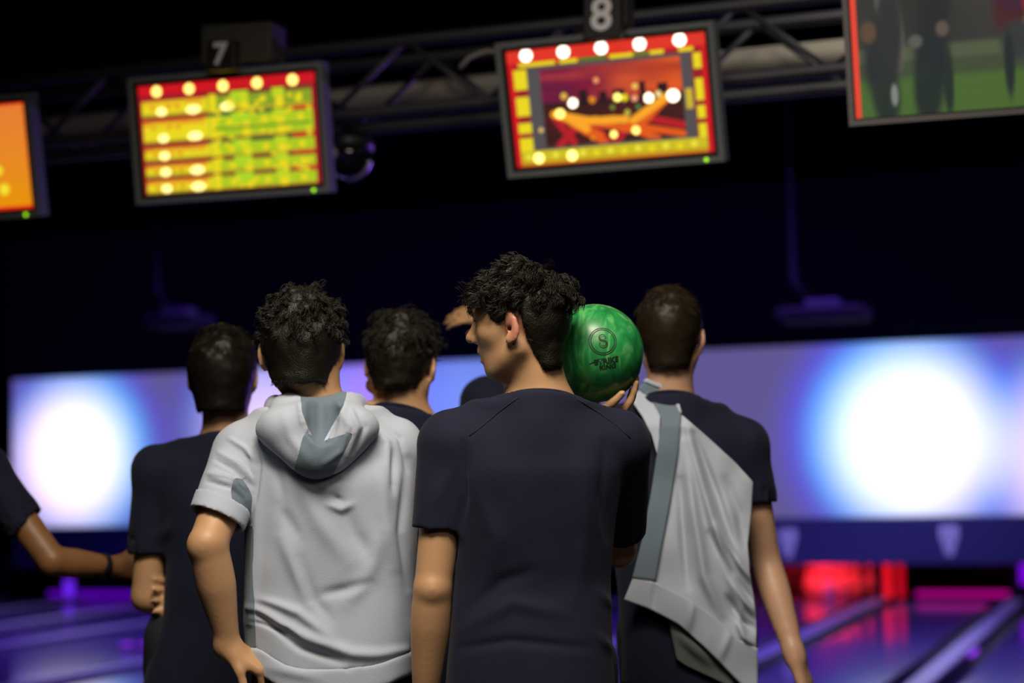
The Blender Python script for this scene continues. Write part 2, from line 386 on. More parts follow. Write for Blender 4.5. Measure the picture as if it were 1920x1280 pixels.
    gp = pts[near]; pull = (0.50*s**0.8)[None, :, None]*(t > 0.5)[:, None, None]; pts = pts+(gp-pts)*pull
    rr = rad*(1-0.75*s**2)*H.k; T = np.gradient(pts, axis=1); T /= np.maximum(np.linalg.norm(T, axis=2, keepdims=True), 1e-9)
    s1 = np.cross(T, nn[:, None, :]); s1 /= np.maximum(np.linalg.norm(s1, axis=2, keepdims=True), 1e-9); s2 = np.cross(T, s1)
    ring = np.stack([pts+rr[None, :, None]*(s1*math.cos(a)+s2*math.sin(a)) for a in (0, 2.094, 4.189)], 2)
    base = len(P); ids = base+np.arange(nstr*m8*3).reshape(nstr, m8, 3)
    Q = []
    for k in range(3):
        k2 = (k+1) % 3; Q.append(np.stack([ids[:, :-1, k], ids[:, :-1, k2], ids[:, 1:, k2], ids[:, 1:, k]], -1).reshape(-1, 4))
    me = np_mesh(name, np.concatenate([P, ring.reshape(-1, 3)])-np.array(org), np.concatenate([F]+Q))
    return link(name, me, m, parent)

def unit(v): v = np.array(v, float); return v/np.linalg.norm(v)
def add_hand(fd, wrist, D, N, thumb=1, curl=((20, 25, 15),)*4, spread=6, tcurl=(15, 20), tout=40, s=1.0, k=0.006):
    # D wrist->knuckles, N the way the fingers close, thumb +1: on the side N x D
    w = np.array(wrist, float); D = unit(D); N = unit(np.array(N)-D*(np.array(N)@D)); S = np.cross(N, D)*thumb
    fd.add(rc(w-D*0.012*s, w+D*0.012*s, 0.0235*s, 0.024*s), 0.02)
    for a, r0, r1 in ((0.026, 0.0150, 0.0130), (0.009, 0.0160, 0.0135), (-0.010, 0.0160, 0.0135), (-0.027, 0.0150, 0.0120)):
        fd.add(rc(w+D*0.012*s+S*a*0.6*s, w+D*0.082*s+S*a*s-D*abs(a)*0.18*s, r0*s, r1*s), 0.012)
    Ls = ((0.040, 0.024, 0.020), (0.045, 0.028, 0.022), (0.041, 0.026, 0.021), (0.032, 0.020, 0.018))
    for i, a in enumerate((0.028, 0.0095, -0.0095, -0.027)):
        p = w+D*0.084*s+S*a*s-D*abs(a)*0.18*s; ang = 0.0; sp = math.radians(spread*(1.5-i)); d0 = D*math.cos(sp)+S*math.sin(sp)
        for j in range(3):
            ang += math.radians(curl[i][j]); d = d0*math.cos(ang)+N*math.sin(ang); q = p+d*Ls[i][j]*s
            r = (0.0093, 0.0083, 0.0074)[j]*s*(0.88 if i == 3 else 1)
            fd.add(rc(p, q, r, r*0.90), k*0.7 if j else 0.006); p = q
    b = w+D*0.022*s+S*0.026*s+N*0.006*s; o = math.radians(tout); d = unit(D*math.cos(o)+S*math.sin(o)+N*0.35)
    fd.add(rc(w+D*0.010*s+S*0.014*s, b+d*0.026*s, 0.016*s, 0.0125*s), 0.012); p = b+d*0.024*s
    for j, L in enumerate((0.034, 0.027)):
        d = unit(d+N*math.sin(math.radians(tcurl[j]))-S*math.sin(math.radians(tcurl[j]))*0.5); q = p+d*L*s; fd.add(rc(p, q, (0.0110, 0.0098)[j]*s, (0.0100, 0.0085)[j]*s), 0.004); p = q

# ------------------------------------------------------------------ the hall
M_black = mat('black_paint', (0.0022, 0.0020, 0.003), 0.95, var=0.3, spec=0.0)
M_floor = mat('approach_floor', (0.030, 0.022, 0.030), 0.22, var=0.3, vscale=3)
M_lane = mat('lane_lacquer', (0.13, 0.085, 0.19), 0.12, var=0.25, vscale=2.0, coat=0.3, spec=0.35)
M_gut = mat('gutter_plastic', (0.006, 0.006, 0.009), 0.6)
M_cap = mat('divider_plastic', (0.24, 0.20, 0.30), 0.32)
M_dark = mat('dark_plastic', (0.012, 0.012, 0.014), 0.45)
M_bezel = mat('bezel_plastic', (0.17, 0.185, 0.20), 0.5)
M_bezin = mat('inner_bezel', (0.006, 0.006, 0.007), 0.4)
M_steel = mat('truss_steel', (0.060, 0.058, 0.075), 0.5, 0.3)
M_beige = mat('beige_duct', (0.62, 0.57, 0.48), 0.7, var=0.1)
M_navy = mat('navy_panel', (0.050, 0.052, 0.14), 0.35)
M_pin = mat('pin_white', (0.80, 0.78, 0.74), 0.25, coat=0.4)
M_stripe = mat('pin_stripe', (0.6, 0.02, 0.03), 0.3)
M_curt = mat('pit_curtain', (0.10, 0.09, 0.09), 0.8)
M_white = mat('digit_paint', (0.85, 0.82, 0.90), 0.6)
M_emb = mat('emblem_print', (0.85, 0.88, 0.92), 0.5)

def st(o): o['kind'] = 'structure'; return o
st(box('floor', (-6, 2.0, -0.10), (22, 12, 0.20), M_floor))
st(box('floor', (-6, 14.5, -0.26), (22, 13, 0.20), M_gut))
st(box('ceiling', (-6, 8, 4.2), (22, 26, 0.1), M_black))
st(box('wall_front', (-6, 20.9, 2.0), (22, 0.2, 4.6), M_black))
st(box('wall_left', (-17.0, 8, 2.0), (0.2, 26, 4.6), M_black))
st(box('wall_right', (5.0, 8, 2.0), (0.2, 26, 4.6), M_black))
st(box('wall_back', (-6, -4.5, 2.0), (22, 0.2, 4.6), M_black))

st(box('trim_1', (-5.6, 18.36, 3.36), (14.2, 0.10, 1.68), mat('header_spill_navy', (0.030, 0.026, 0.055), 0.8, spec=0.1)))  # added header panel, navy for the screen's light spill on the wall above
DIV = [-12.85, -11.55, -10.25, -8.95, -7.02, -5.37, -4.071, -2.774, -1.477, -0.18, 1.117]
cap_prof = None
def divider_me():
    bm = bmesh.new(); box_bm(bm, 0, 13.25, -0.055, 0.15, 10.4, 0.15, 0.015)
    me = bpy.data.meshes.new('lane_divider'); bm.to_mesh(me); bm.free(); me.materials.append(M_cap); return me
dme = divider_me()
ORD = ['first', 'second', 'third', 'fourth', 'fifth', 'sixth', 'seventh', 'eighth', 'ninth', 'tenth', 'eleventh']
for i, x in enumerate(DIV):
    o = bpy.data.objects.new('lane_divider', dme); C.objects.link(o); o.location = (x, 0, 0)
    tag(o, {3: 'pale violet divider strip crossing the lanes at the far left', 4: 'pale violet strip below the left lanes beside dark gutter, nearest the seats',
            7: 'pale violet divider strip left of the dark empty lane, beside the red pins', 8: 'pale violet divider strip on the right side of the dark lane'}.get(i, f'pale violet lane divider strip, {ORD[i]} counted from the left wall'),
        'divider', 'strips between the bowling lanes')
for i in range(len(DIV)-1):
    a, b = DIV[i]+0.078, DIV[i+1]-0.078; g = 0.14
    o = box('bowling_lane', ((a+b)/2, 13.2, -0.09), (b-a-2*g, 10.4, 0.16), M_lane)
    bpy.context.view_layer.update()
    tag(o, {6: 'dark glossy bowling lane ending at the red lit pins', 7: 'dark glossy bowling lane ending at the empty pit on the right', 8: 'dark glossy bowling lane at the right edge of the photo'}.get(i, f'dark glossy bowling lane, {ORD[i]} counted from the left wall'),
        'lane', 'bowling lanes')
    for xx in (a+g/2, b-g/2):
        G = np.array([[(xx+g/2*math.cos(t)*0.98, yy, -0.005-0.075*math.sin(t)) for t in np.linspace(math.pi, 0, 9)] for yy in (8.0, 18.4)])
        link('gutter', grid_me('gutter', G, thick=0.006), M_gut, o)

# projection screen over the pin deck, masking panel, emblems
YS = 18.2
X0, X1 = -12.49, 1.3; Z0, Z1 = 0.818, 2.498
nx, nz = 420, 60
gx, gz = np.meshgrid(np.linspace(X0, X1, nx), np.linspace(Z0, Z1, nz))
scr = np.stack([gx, np.full_like(gx, YS), gz], -1)
def sst(a, b, x): t = np.clip((x-a)/(b-a), 0, 1); return t*t*(3-2*t)
col = np.zeros((nz, nx, 3)); col[:] = (0.115, 0.095, 0.28)
def glow(px, py, rx, ry, core, edge, amp=1.0, dx=(0.0, 0.0, 0.0)):
    # one moving light of the projected animation: wider in blue than in red
    p = aty(px, py, YS)
    for ch, (wd, s) in enumerate(((0.98, core[0]), (1.08, core[1]), (1.30, core[2]))):
        r = np.hypot((gx-p[0]-dx[ch])/rx, (gz-p[2]-0.03*(ch-1))/ry)
        col[..., ch] += amp*s*(1-sst(0.55*edge, 1.12*wd, r))
glow(140, 852, 0.92, 0.98, (1.3, 1.15, 1.3), 0.55, dx=(-0.03, 0.04, 0.06))
glow(1702, 818, 0.96, 1.02, (1.2, 1.25, 1.4), 0.70, dx=(0.05, 0.0, -0.06))
glow(2010, 850, 0.85, 1.0, (0.9, 0.7, 0.9), 0.5)
glow(500, 800, 1.0, 0.95, (0.75, 0.55, 0.90), 0.25)
glow(690, 760, 0.8, 0.9, (0.30, 0.16, 0.70), 0.2)
glow(880, 760, 0.8, 1.0, (0.08, 0.20, 0.65), 0.2)
me = grid_me('projection_screen', scr[:, ::1])
a = me.color_attributes.new('picture', 'FLOAT_COLOR', 'POINT')
a.data.foreach_set('color', np.concatenate([col, np.ones((nz, nx, 1))], -1).astype(np.float32).ravel())
ps = empty('projection_screen', ((X0+X1)/2, YS, Z0))
tag(ps, 'long glowing projection screen with white and violet light spots above the pins', 'screen')
o = link('picture', me, colour_attr_mat('screen_light', 1.0), ps); o.location = (-(X0+X1)/2, -YS-0.012, -Z0)
box('backing', (0, 0.03, (Z1-Z0)/2), (X1-X0+0.06, 0.05, Z1-Z0-0.004), M_dark, ps)

mp = box('masking_panel', ((X0+X1)/2, YS+0.02, 0.585), (X1-X0, 0.06, 0.45), M_navy, bev=0.01)
tag(mp, 'dark navy masking panel with pale emblems under the projection screen', 'panel')
def emblem(px, py):
    # pale tapered crest: block of print above a narrowing tail
    p = aty(px, py, YS); bm = bmesh.new()
    for (z, wd) in ((0.115, 0.17), (0.075, 0.19), (0.03, 0.175), (-0.015, 0.15), (-0.06, 0.11), (-0.10, 0.085), (-0.13, 0.06)):
        for k, (x, f) in enumerate(((-0.28, 0.38), (0.25, 0.44))):
            box_bm(bm, x*wd, 0, z, f*wd, 0.006, 0.030)
        box_bm(bm, 0, 0, z+0.021, wd*0.9, 0.006, 0.007)
    o = bm_obj('emblem', bm, M_emb, mp); o.location = Vector(p)-mp.location+Vector((0, -0.015, 0)); o.location.y = -0.034
    return o
mp_c = Vector(((X0+X1)/2, YS+0.02, 0.585))
for me_o in (mp,):
    me_o.data.transform(Matrix.Translation(-mp_c)); me_o.location = mp_c
for px, py in ((1780, 1012), (1478, 1018)): emblem(px, py)

# pin deck: kickback walls, curtains, lamps, pins
for i, x in enumerate(DIV):
    o = box('kickback', (x+0.02, 19.0, 0.25), (0.16, 1.0, 0.52), M_dark, bev=0.01)
    tag(o, {7: 'upright kickback wall to the right of the red lit pins', 8: 'upright kickback wall at the right end of the dark pit'}.get(i, f'upright kickback wall behind the lane ends, {ORD[i]} from the left wall'), 'kickback', 'walls between the pin decks')
for i in range(len(DIV)-1):
    a, b = DIV[i]+0.115, DIV[i+1]-0.075
    G = np.array([[(xx, 19.42+0.02*math.sin(xx*55), zz) for xx in np.linspace(a, b, 40)] for zz in (-0.02, 0.5)])
    o = link('pit_curtain', grid_me('pit_curtain', G, thick=0.01), M_curt if i == 6 else M_dark)
    tag(o, {6: 'red lit curtain hanging behind the ten pins', 7: 'black curtain at the back of the empty pit on the right'}.get(i, f'dark pit curtain at a lane end, {ORD[i]} from the left wall'), 'curtain', 'curtains at the back of the pits')
    d = box('pin_deck', ((a+b)/2, 18.90, -0.08), (b-a-0.02, 0.94, 0.14), M_lane)
    tag(d, {6: 'glossy pin deck under the red lit pins', 7: 'empty dark pin deck on the right'}.get(i, f'dark pin deck at a lane end, {ORD[i]} from the left wall'), 'deck', 'pin decks')
def pit_light(px0, px1, py, y, h, m, label):
    p0, p1 = aty(px0, py, y), aty(px1, py, y); t = empty('pit_light', ((p0[0]+p1[0])/2, y, max(p0[2]-h/2, 0.024))); L = p1[0]-p0[0]
    tag(t, label, 'lamp')
    box('housing', (0, 0.02, h/2), (L+0.02, 0.03, h+0.012), M_dark, t); box('tube', (0, 0, h/2), (L, 0.02, h), m, t, 0.006); return t
pit_light(1718, 1893, 1119, 18.62, 0.055, emat('magenta_tube', (0.55, 0.0, 0.30), 0.75), 'magenta light strip along the floor of the empty pit')
pit_light(92, 300, 1118, 18.38, 0.06, emat('violet_tube', (0.13, 0.0, 0.60), 0.8), 'violet light strip along the floor of the left pit')
pit_light(121, 138, 1113, 18.30, 0.20, emat('blue_tube', (0.16, 0.02, 0.95), 1.0), 'short upright blue violet lamp at the left pit')
pit_light(1912, 1935, 1075, 18.40, 0.20, emat('violet_tube_b', (0.20, 0.0, 0.75), 1.0), 'short violet lamp on the pillar at the right edge')
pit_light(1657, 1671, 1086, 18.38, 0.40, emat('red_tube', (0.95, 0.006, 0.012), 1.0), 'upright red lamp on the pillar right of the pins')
pit_light(1681, 1695, 1090, 18.44, 0.34, emat('lit_pillar_glow', (0.55, 0.002, 0.006), 1.0), 'dim glowing red strip painting the red light on the pillar beside the dark pit')  # glowing strip paints the red light falling on the pillar face
box_l = [(238, 1207), (274, 1206)]
for k, (px, py) in enumerate(box_l+[(1825, 1222)]):
    p = atw(px, py, 13.0); d = ray(px, py); p = _O+d*((CAMZ-0.03)/-d[2])
    t = empty('marker_light', (p[0], p[1], 0.0)); sx = 0.07 if k < 2 else 0.035
    bm = bmesh.new(); box_bm(bm, 0, 0, 0.010, sx*1.3, 0.16 if k < 2 else 0.5, 0.02, 0.004); bm_obj('base', bm, M_dark, t)
    bm = bmesh.new(); box_bm(bm, 0, 0, 0.026, sx, 0.12 if k < 2 else 0.42, 0.016, 0.005); bm_obj('lens', bm, emat('marker_violet', (0.28, 0.02, 0.95), 1.1), t)
    tag(t, ['violet marker light on the left lane, left one of two', 'violet marker light on the left lane beside the dark shirt', 'slim violet marker light on the lane at the right edge'][k], 'lamp')

PIN = [(0.026, 0), (0.036, 0.02), (0.051, 0.07), (0.0605, 0.115), (0.057, 0.16), (0.041, 0.205), (0.026, 0.24), (0.0228, 0.26), (0.0245, 0.29), (0.031, 0.325), (0.0323, 0.345), (0.028, 0.365), (0.016, 0.378), (0.004, 0.381)]
STR = [(0.0249, 0.246), (0.0236, 0.260), (0.0250, 0.274)]
pin0 = lathe_me('bowling_pin', PIN); pin0.materials.append(M_pin)
str0 = lathe_me('stripe', [(0.0, 0.247)]+STR+[(0.0, 0.273)]); str0.materials.append(M_stripe)
PC = -3.265; k = 0
PL = ['front pin of the rack of ten', 'left pin of the second row', 'right pin of the second row', 'left pin of the third row', 'middle pin of the third row', 'right pin of the third row',
      'leftmost pin of the back row', 'second pin from left in the back row', 'third pin from left in the back row', 'rightmost pin of the back row']
for r in range(4):
    for c in range(r+1):
        o = bpy.data.objects.new('bowling_pin', pin0); C.objects.link(o); o.location = (PC+(c-r/2)*0.205, 18.50+r*0.19, -0.01)
        s = bpy.data.objects.new('stripe', str0); C.objects.link(s); s.parent = o
        tag(o, 'white bowling pin lit red, '+PL[k], 'bowling pin', 'rack of pins on the lane'); k += 1

# ------------------------------------------------------------------ monitors, signs, truss, television
def paint(name, w_, h_, nu, nv, fn, m, parent):
    u, v = np.meshgrid((np.arange(nu)+0.5)/nu, 1-(np.arange(nv)+0.5)/nv)     # v measured downward from the top row
    uu, vv = np.meshgrid(np.linspace(0, 1, nu), np.linspace(0, 1, nv)); col = np.zeros((nv, nu, 3)); fn(col, uu, 1-vv)
    G = np.stack([(uu-0.5)*w_, np.zeros_like(uu), (vv-0.5)*h_], -1); me = grid_me(name, G)
    a = me.color_attributes.new('picture', 'FLOAT_COLOR', 'POINT'); a.data.foreach_set('color', np.concatenate([col, np.ones((nv, nu, 1))], -1).astype(np.float32).ravel())
    return link(name, me, m, parent)
def rect(c, u, v, u0, u1, v0, v1, k):
    m = (u >= u0) & (u <= u1) & (v >= v0) & (v <= v1); c[m] = k
def disc(c, u, v, x, y, r, k, asp=1.74, ry=1.0):
    m = ((u-x)*asp)**2+((v-y)/ry)**2 < r*r; c[m] = k
YEL = (0.82, 0.68, 0.015); GRN = (0.42, 0.58, 0.015); ORA = (0.75, 0.24, 0.01); RED = (0.62, 0.008, 0.015); DGR = (0.02, 0.14, 0.03); LAMP = (2.2, 1.7, 0.35); WHT = (3.0, 2.7, 1.9); LMP = (1.9, 1.6, 0.5)
def scores(c, u, v):
    c[:] = (0.35, 0.01, 0.02); rect(c, u, v, 0, 1, 0, 0.10, RED); rs = random.Random(4)
    rows = [(0.15, 0.29), (0.335, 0.53), (0.575, 0.69), (0.725, 0.835), (0.87, 0.985)]
    for i, (a, b) in enumerate(rows):
        rect(c, u, v, 0.02, 0.39, a, b, YEL); rect(c, u, v, 0.39, 0.97, a, b, (0.24, 0.36, 0.02) if i < 1 else GRN)
        rect(c, u, v, 0.02, 0.97, b-0.025, b, (0.45, 0.40, 0.02)); rect(c, u, v, 0.39, 0.97, a-0.035, a, DGR if i in (1, 2) else (0.20, 0.05, 0.02))
        for x in (0.42, 0.60, 0.79): rect(c, u, v, x-0.022, x+0.022, a-0.02, b, YEL)
        rect(c, u, v, 0.52, 0.62, a-0.03, a+0.06, (0.42, 0.66, 0.02)); rect(c, u, v, 0.75, 0.82, a-0.03, a+0.04, (0.5, 0.66, 0.02))
        for x in (0.51, 0.70, 0.90): disc(c, u, v, x, a+0.055, 0.03, YEL)
        rect(c, u, v, 0.02, 0.37, a, a+0.035, (0.78, 0.28, 0.015) if i != 0 else (0.78, 0.5, 0.02)); rect(c, u, v, 0.06, 0.24, a+0.02, a+0.05, (0.80, 0.55, 0.02)); rect(c, u, v, 0.27, 0.37, a+0.015, a+0.045, (0.80, 0.42, 0.02))
        for x in (0.08, 0.17, 0.22): disc(c, u, v, x, a+0.06, 0.02, ORA)
        disc(c, u, v, 0.13, b-0.04, 0.038, LMP, 1.3, 1.0)
        if i != 2: disc(c, u, v, 0.31, b-0.04, 0.040, LMP, 1.0, 1.0)
        rect(c, u, v, 0.0, 0.40, b, b+0.03, (0.30, 0.02, 0.02)) if i in (1, 2, 3) else None
        if i > 0: rect(c, u, v, 0.85, 0.97, a-0.04, a-0.01, RED)
    rect(c, u, v, 0.39, 0.5, 0.30, 0.335, DGR); disc(c, u, v, 0.50, 0.25, 0.036, LMP, 0.95)
    for k in range(60): disc(c, u, v, 0.42+0.53*rs.random(), 0.16+0.8*rs.random(), 0.018, YEL, 1.2)
    rect(c, u, v, 0.42, 0.95, 0.43, 0.45, (0.10, 0.28, 0.02))
    for x in (0.11, 0.295, 0.485, 0.675, 0.87): disc(c, u, v, x, 0.065, 0.048, LAMP)
def skyline(c, u, v):
    c[:] = RED; rect(c, u, v, 0, 1, 0, 0.11, (0.75, 0.035, 0.02)); rect(c, u, v, 0.04, 0.965, 0.13, 0.98, (0.30, 0.012, 0.02))
    # dotted gold border
    for a, b in ((0.06, 0.25), (0.27, 0.36), (0.52, 0.64), (0.72, 0.79), (0.86, 0.93)): rect(c, u, v, a, b, 0.115, 0.150, YEL)
    rect(c, u, v, 0.37, 0.51, 0.118, 0.148, (0.05, 0.20, 0.03)); rect(c, u, v, 0.64, 0.72, 0.118, 0.148, (0.10, 0.20, 0.03))
    for a, b in ((0.17, 0.34), (0.40, 0.56), (0.62, 0.71), (0.75, 0.86)): rect(c, u, v, 0.03, 0.10, a, b, YEL)
    for a, b in ((0.17, 0.30), (0.38, 0.56), (0.60, 0.71), (0.75, 0.86)): rect(c, u, v, 0.925, 0.965, a, b, YEL)
    rect(c, u, v, 0.03, 0.965, 0.865, 0.985, (0.60, 0.50, 0.015)); rect(c, u, v, 0.03, 0.965, 0.95, 0.985, (0.55, 0.28, 0.01))
    for i in range(13): disc(c, u, v, 0.07+i*0.069, 0.91+0.01*(i % 2), 0.028, YEL if i % 2 else (0.85, 0.75, 0.05))
    # phone body lying across, its screen a city at sunset
    rect(c, u, v, 0.10, 0.92, 0.155, 0.86, (0.085, 0.075, 0.080))
    m = (u > 0.165) & (u < 0.865) & (v > 0.185) & (v < 0.845); x = (u-0.165)/0.70; y = (v-0.185)/0.66
    n = vnoise(np.stack([x.ravel()*5, y.ravel()*9, 0*x.ravel()], 1), 3).reshape(x.shape)
    sky = np.stack([0.14+0.62*np.clip(x*0.8+0.3*n, 0, 1), 0.008+0.09*np.clip(x*0.9+0.4*n-0.1, 0, 1), 0.035*np.clip(1.1-x, 0, 1)+0.01], -1)
    c[m & (y < 0.52)] = sky[m & (y < 0.52)]
    g = np.stack([0.05+0.02*n, 0.010+0*n, 0.010+0*n], -1); c[m & (y >= 0.44)] = g[m & (y >= 0.44)]
    for bx, bh, bw in ((0.30, 0.30, 0.03), (0.44, 0.34, 0.025), (0.55, 0.33, 0.04), (0.72, 0.26, 0.02), (0.86, 0.30, 0.035)):
        mm = m & (np.abs(x-bx) < bw) & (y > bh) & (y < 0.5); c[mm] = (0.02, 0.008, 0.012)
    def streak(x0, y0, x1, y1, wd, k):
        L2 = (x1-x0)**2+((y1-y0)*0.6)**2; t = np.clip(((x-x0)*(x1-x0)+(y-y0)*(y1-y0)*0.36)/L2, 0, 1)
        d = np.hypot(x-x0-t*(x1-x0), (y-y0-t*(y1-y0))*0.6); q = m & (d < wd); c[q] = k
    for a in ((0.08, 0.62, 0.20, 0.95), (0.35, 0.75, 0.45, 1.0), (0.6, 0.8, 0.5, 1.0), (0.72, 0.72, 0.98, 0.85), (0.1, 0.98, 0.25, 0.72)): streak(*a, 0.028, (0.45, 0.012, 0.02))
    for a in ((0.10, 0.60, 0.40, 0.90), (0.2, 0.72, 0.42, 0.98), (0.30, 0.70, 0.62, 0.86), (0.6, 0.8, 0.98, 0.96), (0.62, 0.84, 0.8, 1.0), (0.9, 0.48, 0.66, 0.85)): streak(*a, 0.026, (0.75, 0.10, 0.01))
    for a in ((0.08, 0.58, 0.32, 0.70), (0.32, 0.70, 0.58, 0.72), (0.64, 0.74, 0.92, 0.45), (0.14, 0.6, 0.3, 0.8)): streak(*a, 0.030, (0.95, 0.38, 0.02))
    for a, b, r, k in ((0.12, 0.58, 0.042, LAMP), (0.22, 0.46, 0.040, WHT), (0.16, 0.36, 0.028, (0.8, 0.5, 0.05)), (0.40, 0.20, 0.024, (1.0, 0.35, 0.15)), (0.36, 0.44, 0.03, ORA),
                       (0.54, 0.44, 0.034, LAMP), (0.59, 0.45, 0.03, YEL), (0.67, 0.32, 0.026, (0.9, 0.6, 0.1)), (0.66, 0.47, 0.026, (1.0, 0.4, 0.2)), (0.76, 0.48, 0.040, WHT), (0.83, 0.44, 0.026, (1.0, 0.8, 0.3)),
                       (0.93, 0.48, 0.052, WHT), (0.5, 0.56, 0.02, (0.2, 0.25, 0.04)), (0.60, 0.64, 0.026, (0.5, 0.45, 0.05)), (0.68, 0.58, 0.018, (0.05, 0.3, 0.08)), (0.49, 0.90, 0.030, LAMP), (0.65, 0.87, 0.034, LAMP), (0.34, 0.92, 0.022, ORA)):
        disc(c, u, v, 0.165+a*0.70, 0.185+b*0.66, r, k)
    rect(c, u, v, 0.875, 0.91, 0.45, 0.62, (0.60, 0.44, 0.03)); disc(c, u, v, 0.145, 0.69, 0.02, (0.8, 0.6, 0.2))
    for x_ in (0.105, 0.295, 0.485, 0.675, 0.87): disc(c, u, v, x_, 0.055, 0.052, (3.2, 3.0, 2.4))
    for x_ in (0.12, 0.29): disc(c, u, v, x_, 0.925, 0.045, (2.2, 2.0, 0.5))
def orange(c, u, v):
    c[:] = (0.80, 0.24, 0.008); c[..., 1] = 0.20+0.09*v; c[..., 2] = 0.035*(1-v)
    e = (u > 0.985) | (v > 0.965) | (v < 0.025) | (u < 0.015); c[e] = (0.85, 0.02, 0.01)
    for k in range(5):
        if k % 2 == 0:
            disc(c, u, v, 0.80-0.03*k, 0.62, 0.045, (0.9, 0.75, 0.03)); 
        disc(c, u, v, 0.825, 0.80, 0.055, (0.9, 0.75, 0.03))
    rect(c, u, v, 0.3, 0.76, 0.60, 0.64, (0.9, 0.70, 0.03))
def football(c, u, v):
    n = vnoise(np.stack([u.ravel()*9, v.ravel()*7, 0*u.ravel()], 1), 9).reshape(u.shape)
    c[:] = np.stack([0.030+0.012*n, 0.029+0.010*n, 0.028+0.010*n], -1)
    def blob(x, y, rx, ry, k, soft=0.35):
        r = np.hypot((u-x)/rx, (v-y)/ry); a = 1-sst(1-soft, 1+soft, r); c[:] = c*(1-a[..., None])+np.array(k)*a[..., None]
    a = sst(0.66, 0.70, v)[..., None]; c[:] = c*(1-a)+np.array((0.075, 0.095, 0.05))*a
    a = sst(0.73, 0.76, v)[..., None]; c[:] = c*(1-a)+np.array((0.045, 0.065, 0.032))*a
    a = sst(0.80, 0.85, v)[..., None]; c[:] = c*(1-a)+np.array((0.060, 0.125, 0.026))*a
    blob(0.118, 0.64, 0.018, 0.15, (0.15, 0.14, 0.10)); blob(0.095, 0.46, 0.026, 0.10, (0.20, 0.19, 0.15))
    for x, y, rx, ry, k in ((0.075, 0.74, 0.045, 0.20, (0.017, 0.021, 0.025)), (0.100, 0.58, 0.035, 0.22, (0.020, 0.025, 0.026)), (0.085, 0.92, 0.035, 0.12, (0.015, 0.025, 0.02)), (0.045, 0.60, 0.020, 0.05, (0.10, 0.055, 0.035)),
                            (0.205, 0.72, 0.045, 0.24, (0.013, 0.018, 0.022)), (0.19, 0.90, 0.035, 0.16, (0.012, 0.022, 0.020)), (0.245, 0.86, 0.013, 0.16, (0.014, 0.024, 0.02)), (0.215, 0.50, 0.04, 0.12, (0.016, 0.017, 0.020)), (0.235, 0.61, 0.016, 0.035, (0.10, 0.075, 0.06)),
                            (0.41, 0.56, 0.045, 0.11, (0.06, 0.012, 0.016)), (0.42, 0.50, 0.045, 0.06, (0.045, 0.012, 0.03)), (0.455, 0.52, 0.018, 0.06, (0.20, 0.012, 0.02)), (0.46, 0.61, 0.024, 0.035, (0.13, 0.07, 0.04)), (0.42, 0.69, 0.04, 0.09, (0.030, 0.034, 0.036)),
                            (0.40, 0.80, 0.013, 0.15, (0.013, 0.020, 0.022)), (0.47, 0.80, 0.016, 0.18, (0.013, 0.020, 0.022)), (0.41, 0.43, 0.020, 0.04, (0.16, 0.11, 0.07)), (0.44, 0.47, 0.020, 0.022, (0.15, 0.22, 0.04)),
                            (0.62, 0.68, 0.05, 0.24, (0.015, 0.02, 0.025)), (0.105, 0.90, 0.009, 0.05, (0.20, 0.21, 0.20)), (0.165, 0.66, 0.018, 0.03, (0.09, 0.09, 0.08))): blob(x, y, rx, ry, k)
    rect(c, u, v, 0.0, 0.018, 0, 1, (0.75, 0.055, 0.03))

def screen_frame(root, W, H, b, depth, m_out, m_in, inner):
    bm = bmesh.new()
    for cx, cz, sx, sz in ((0, H/2-b/2, W, b), (0, -H/2+b/2, W, b), (-W/2+b/2, 0, b, H-2*b), (W/2-b/2, 0, b, H-2*b)): box_bm(bm, cx, depth/2, cz, sx, depth, sz)
    box_bm(bm, 0, depth+0.015, 0, W*0.9, 0.03, H*0.9)
    bm_obj('frame', bm, m_out, root)
    bm = bmesh.new(); w2, h2 = W-2*b, H-2*b
    for cx, cz, sx, sz in ((0, h2/2-inner/2, w2, inner), (0, -h2/2+inner/2, w2, inner), (-w2/2+inner/2, 0, inner, h2), (w2/2-inner/2, 0, inner, h2)): box_bm(bm, cx, 0.014, cz, sx, 0.012, sz)
    bm_obj('inner_bezel', bm, m_in, root)
M_led = emat('green_led', (0.22, 0.55, 0.0), 3.0)
def monitor(x, y, z, yaw, tilt, fn, label, name_m):
    root = empty('scoring_monitor', (x, y, z)); root.rotation_euler = (math.radians(tilt), 0, math.radians(yaw)); tag(root, label, 'monitor', 'hanging score monitors')
    screen_frame(root, 0.737, 0.445, 0.019, 0.06, M_bezel, M_bezin, 0.013)
    s = paint('screen', 0.680, 0.388, 240, 150, fn, colour_attr_mat('screen_light', 1.0), root); s.location = (0, 0.016, 0)
    bm = bmesh.new(); bmesh.ops.create_uvsphere(bm, u_segments=10, v_segments=6, radius=0.006); led = bm_obj('power_light', bm, M_led, root, True); led.location = (0.31, -0.002, -0.213); led['label'] = 'green power light'
    tube('hanger', [(0, 0.08, 0.06), (0, 0.20, 0.08), (0, 0.27, 0.12)], 0.018, M_dark, root)
    return root
monitor(-1.682, 5.74, 2.476, -0.7, 13.5, skyline, 'hanging monitor showing a phone with an orange city skyline, under the 8 sign', 'a')
monitor(-3.054, 5.72, 2.477, 2.9, 8.0, scores, 'hanging monitor showing a yellow and green score table, under the 7 sign', 'b')
monitor(-4.197, 5.70, 2.465, 2.0, 10.0, orange, 'hanging monitor with a plain orange picture cut by the left edge', 'c')

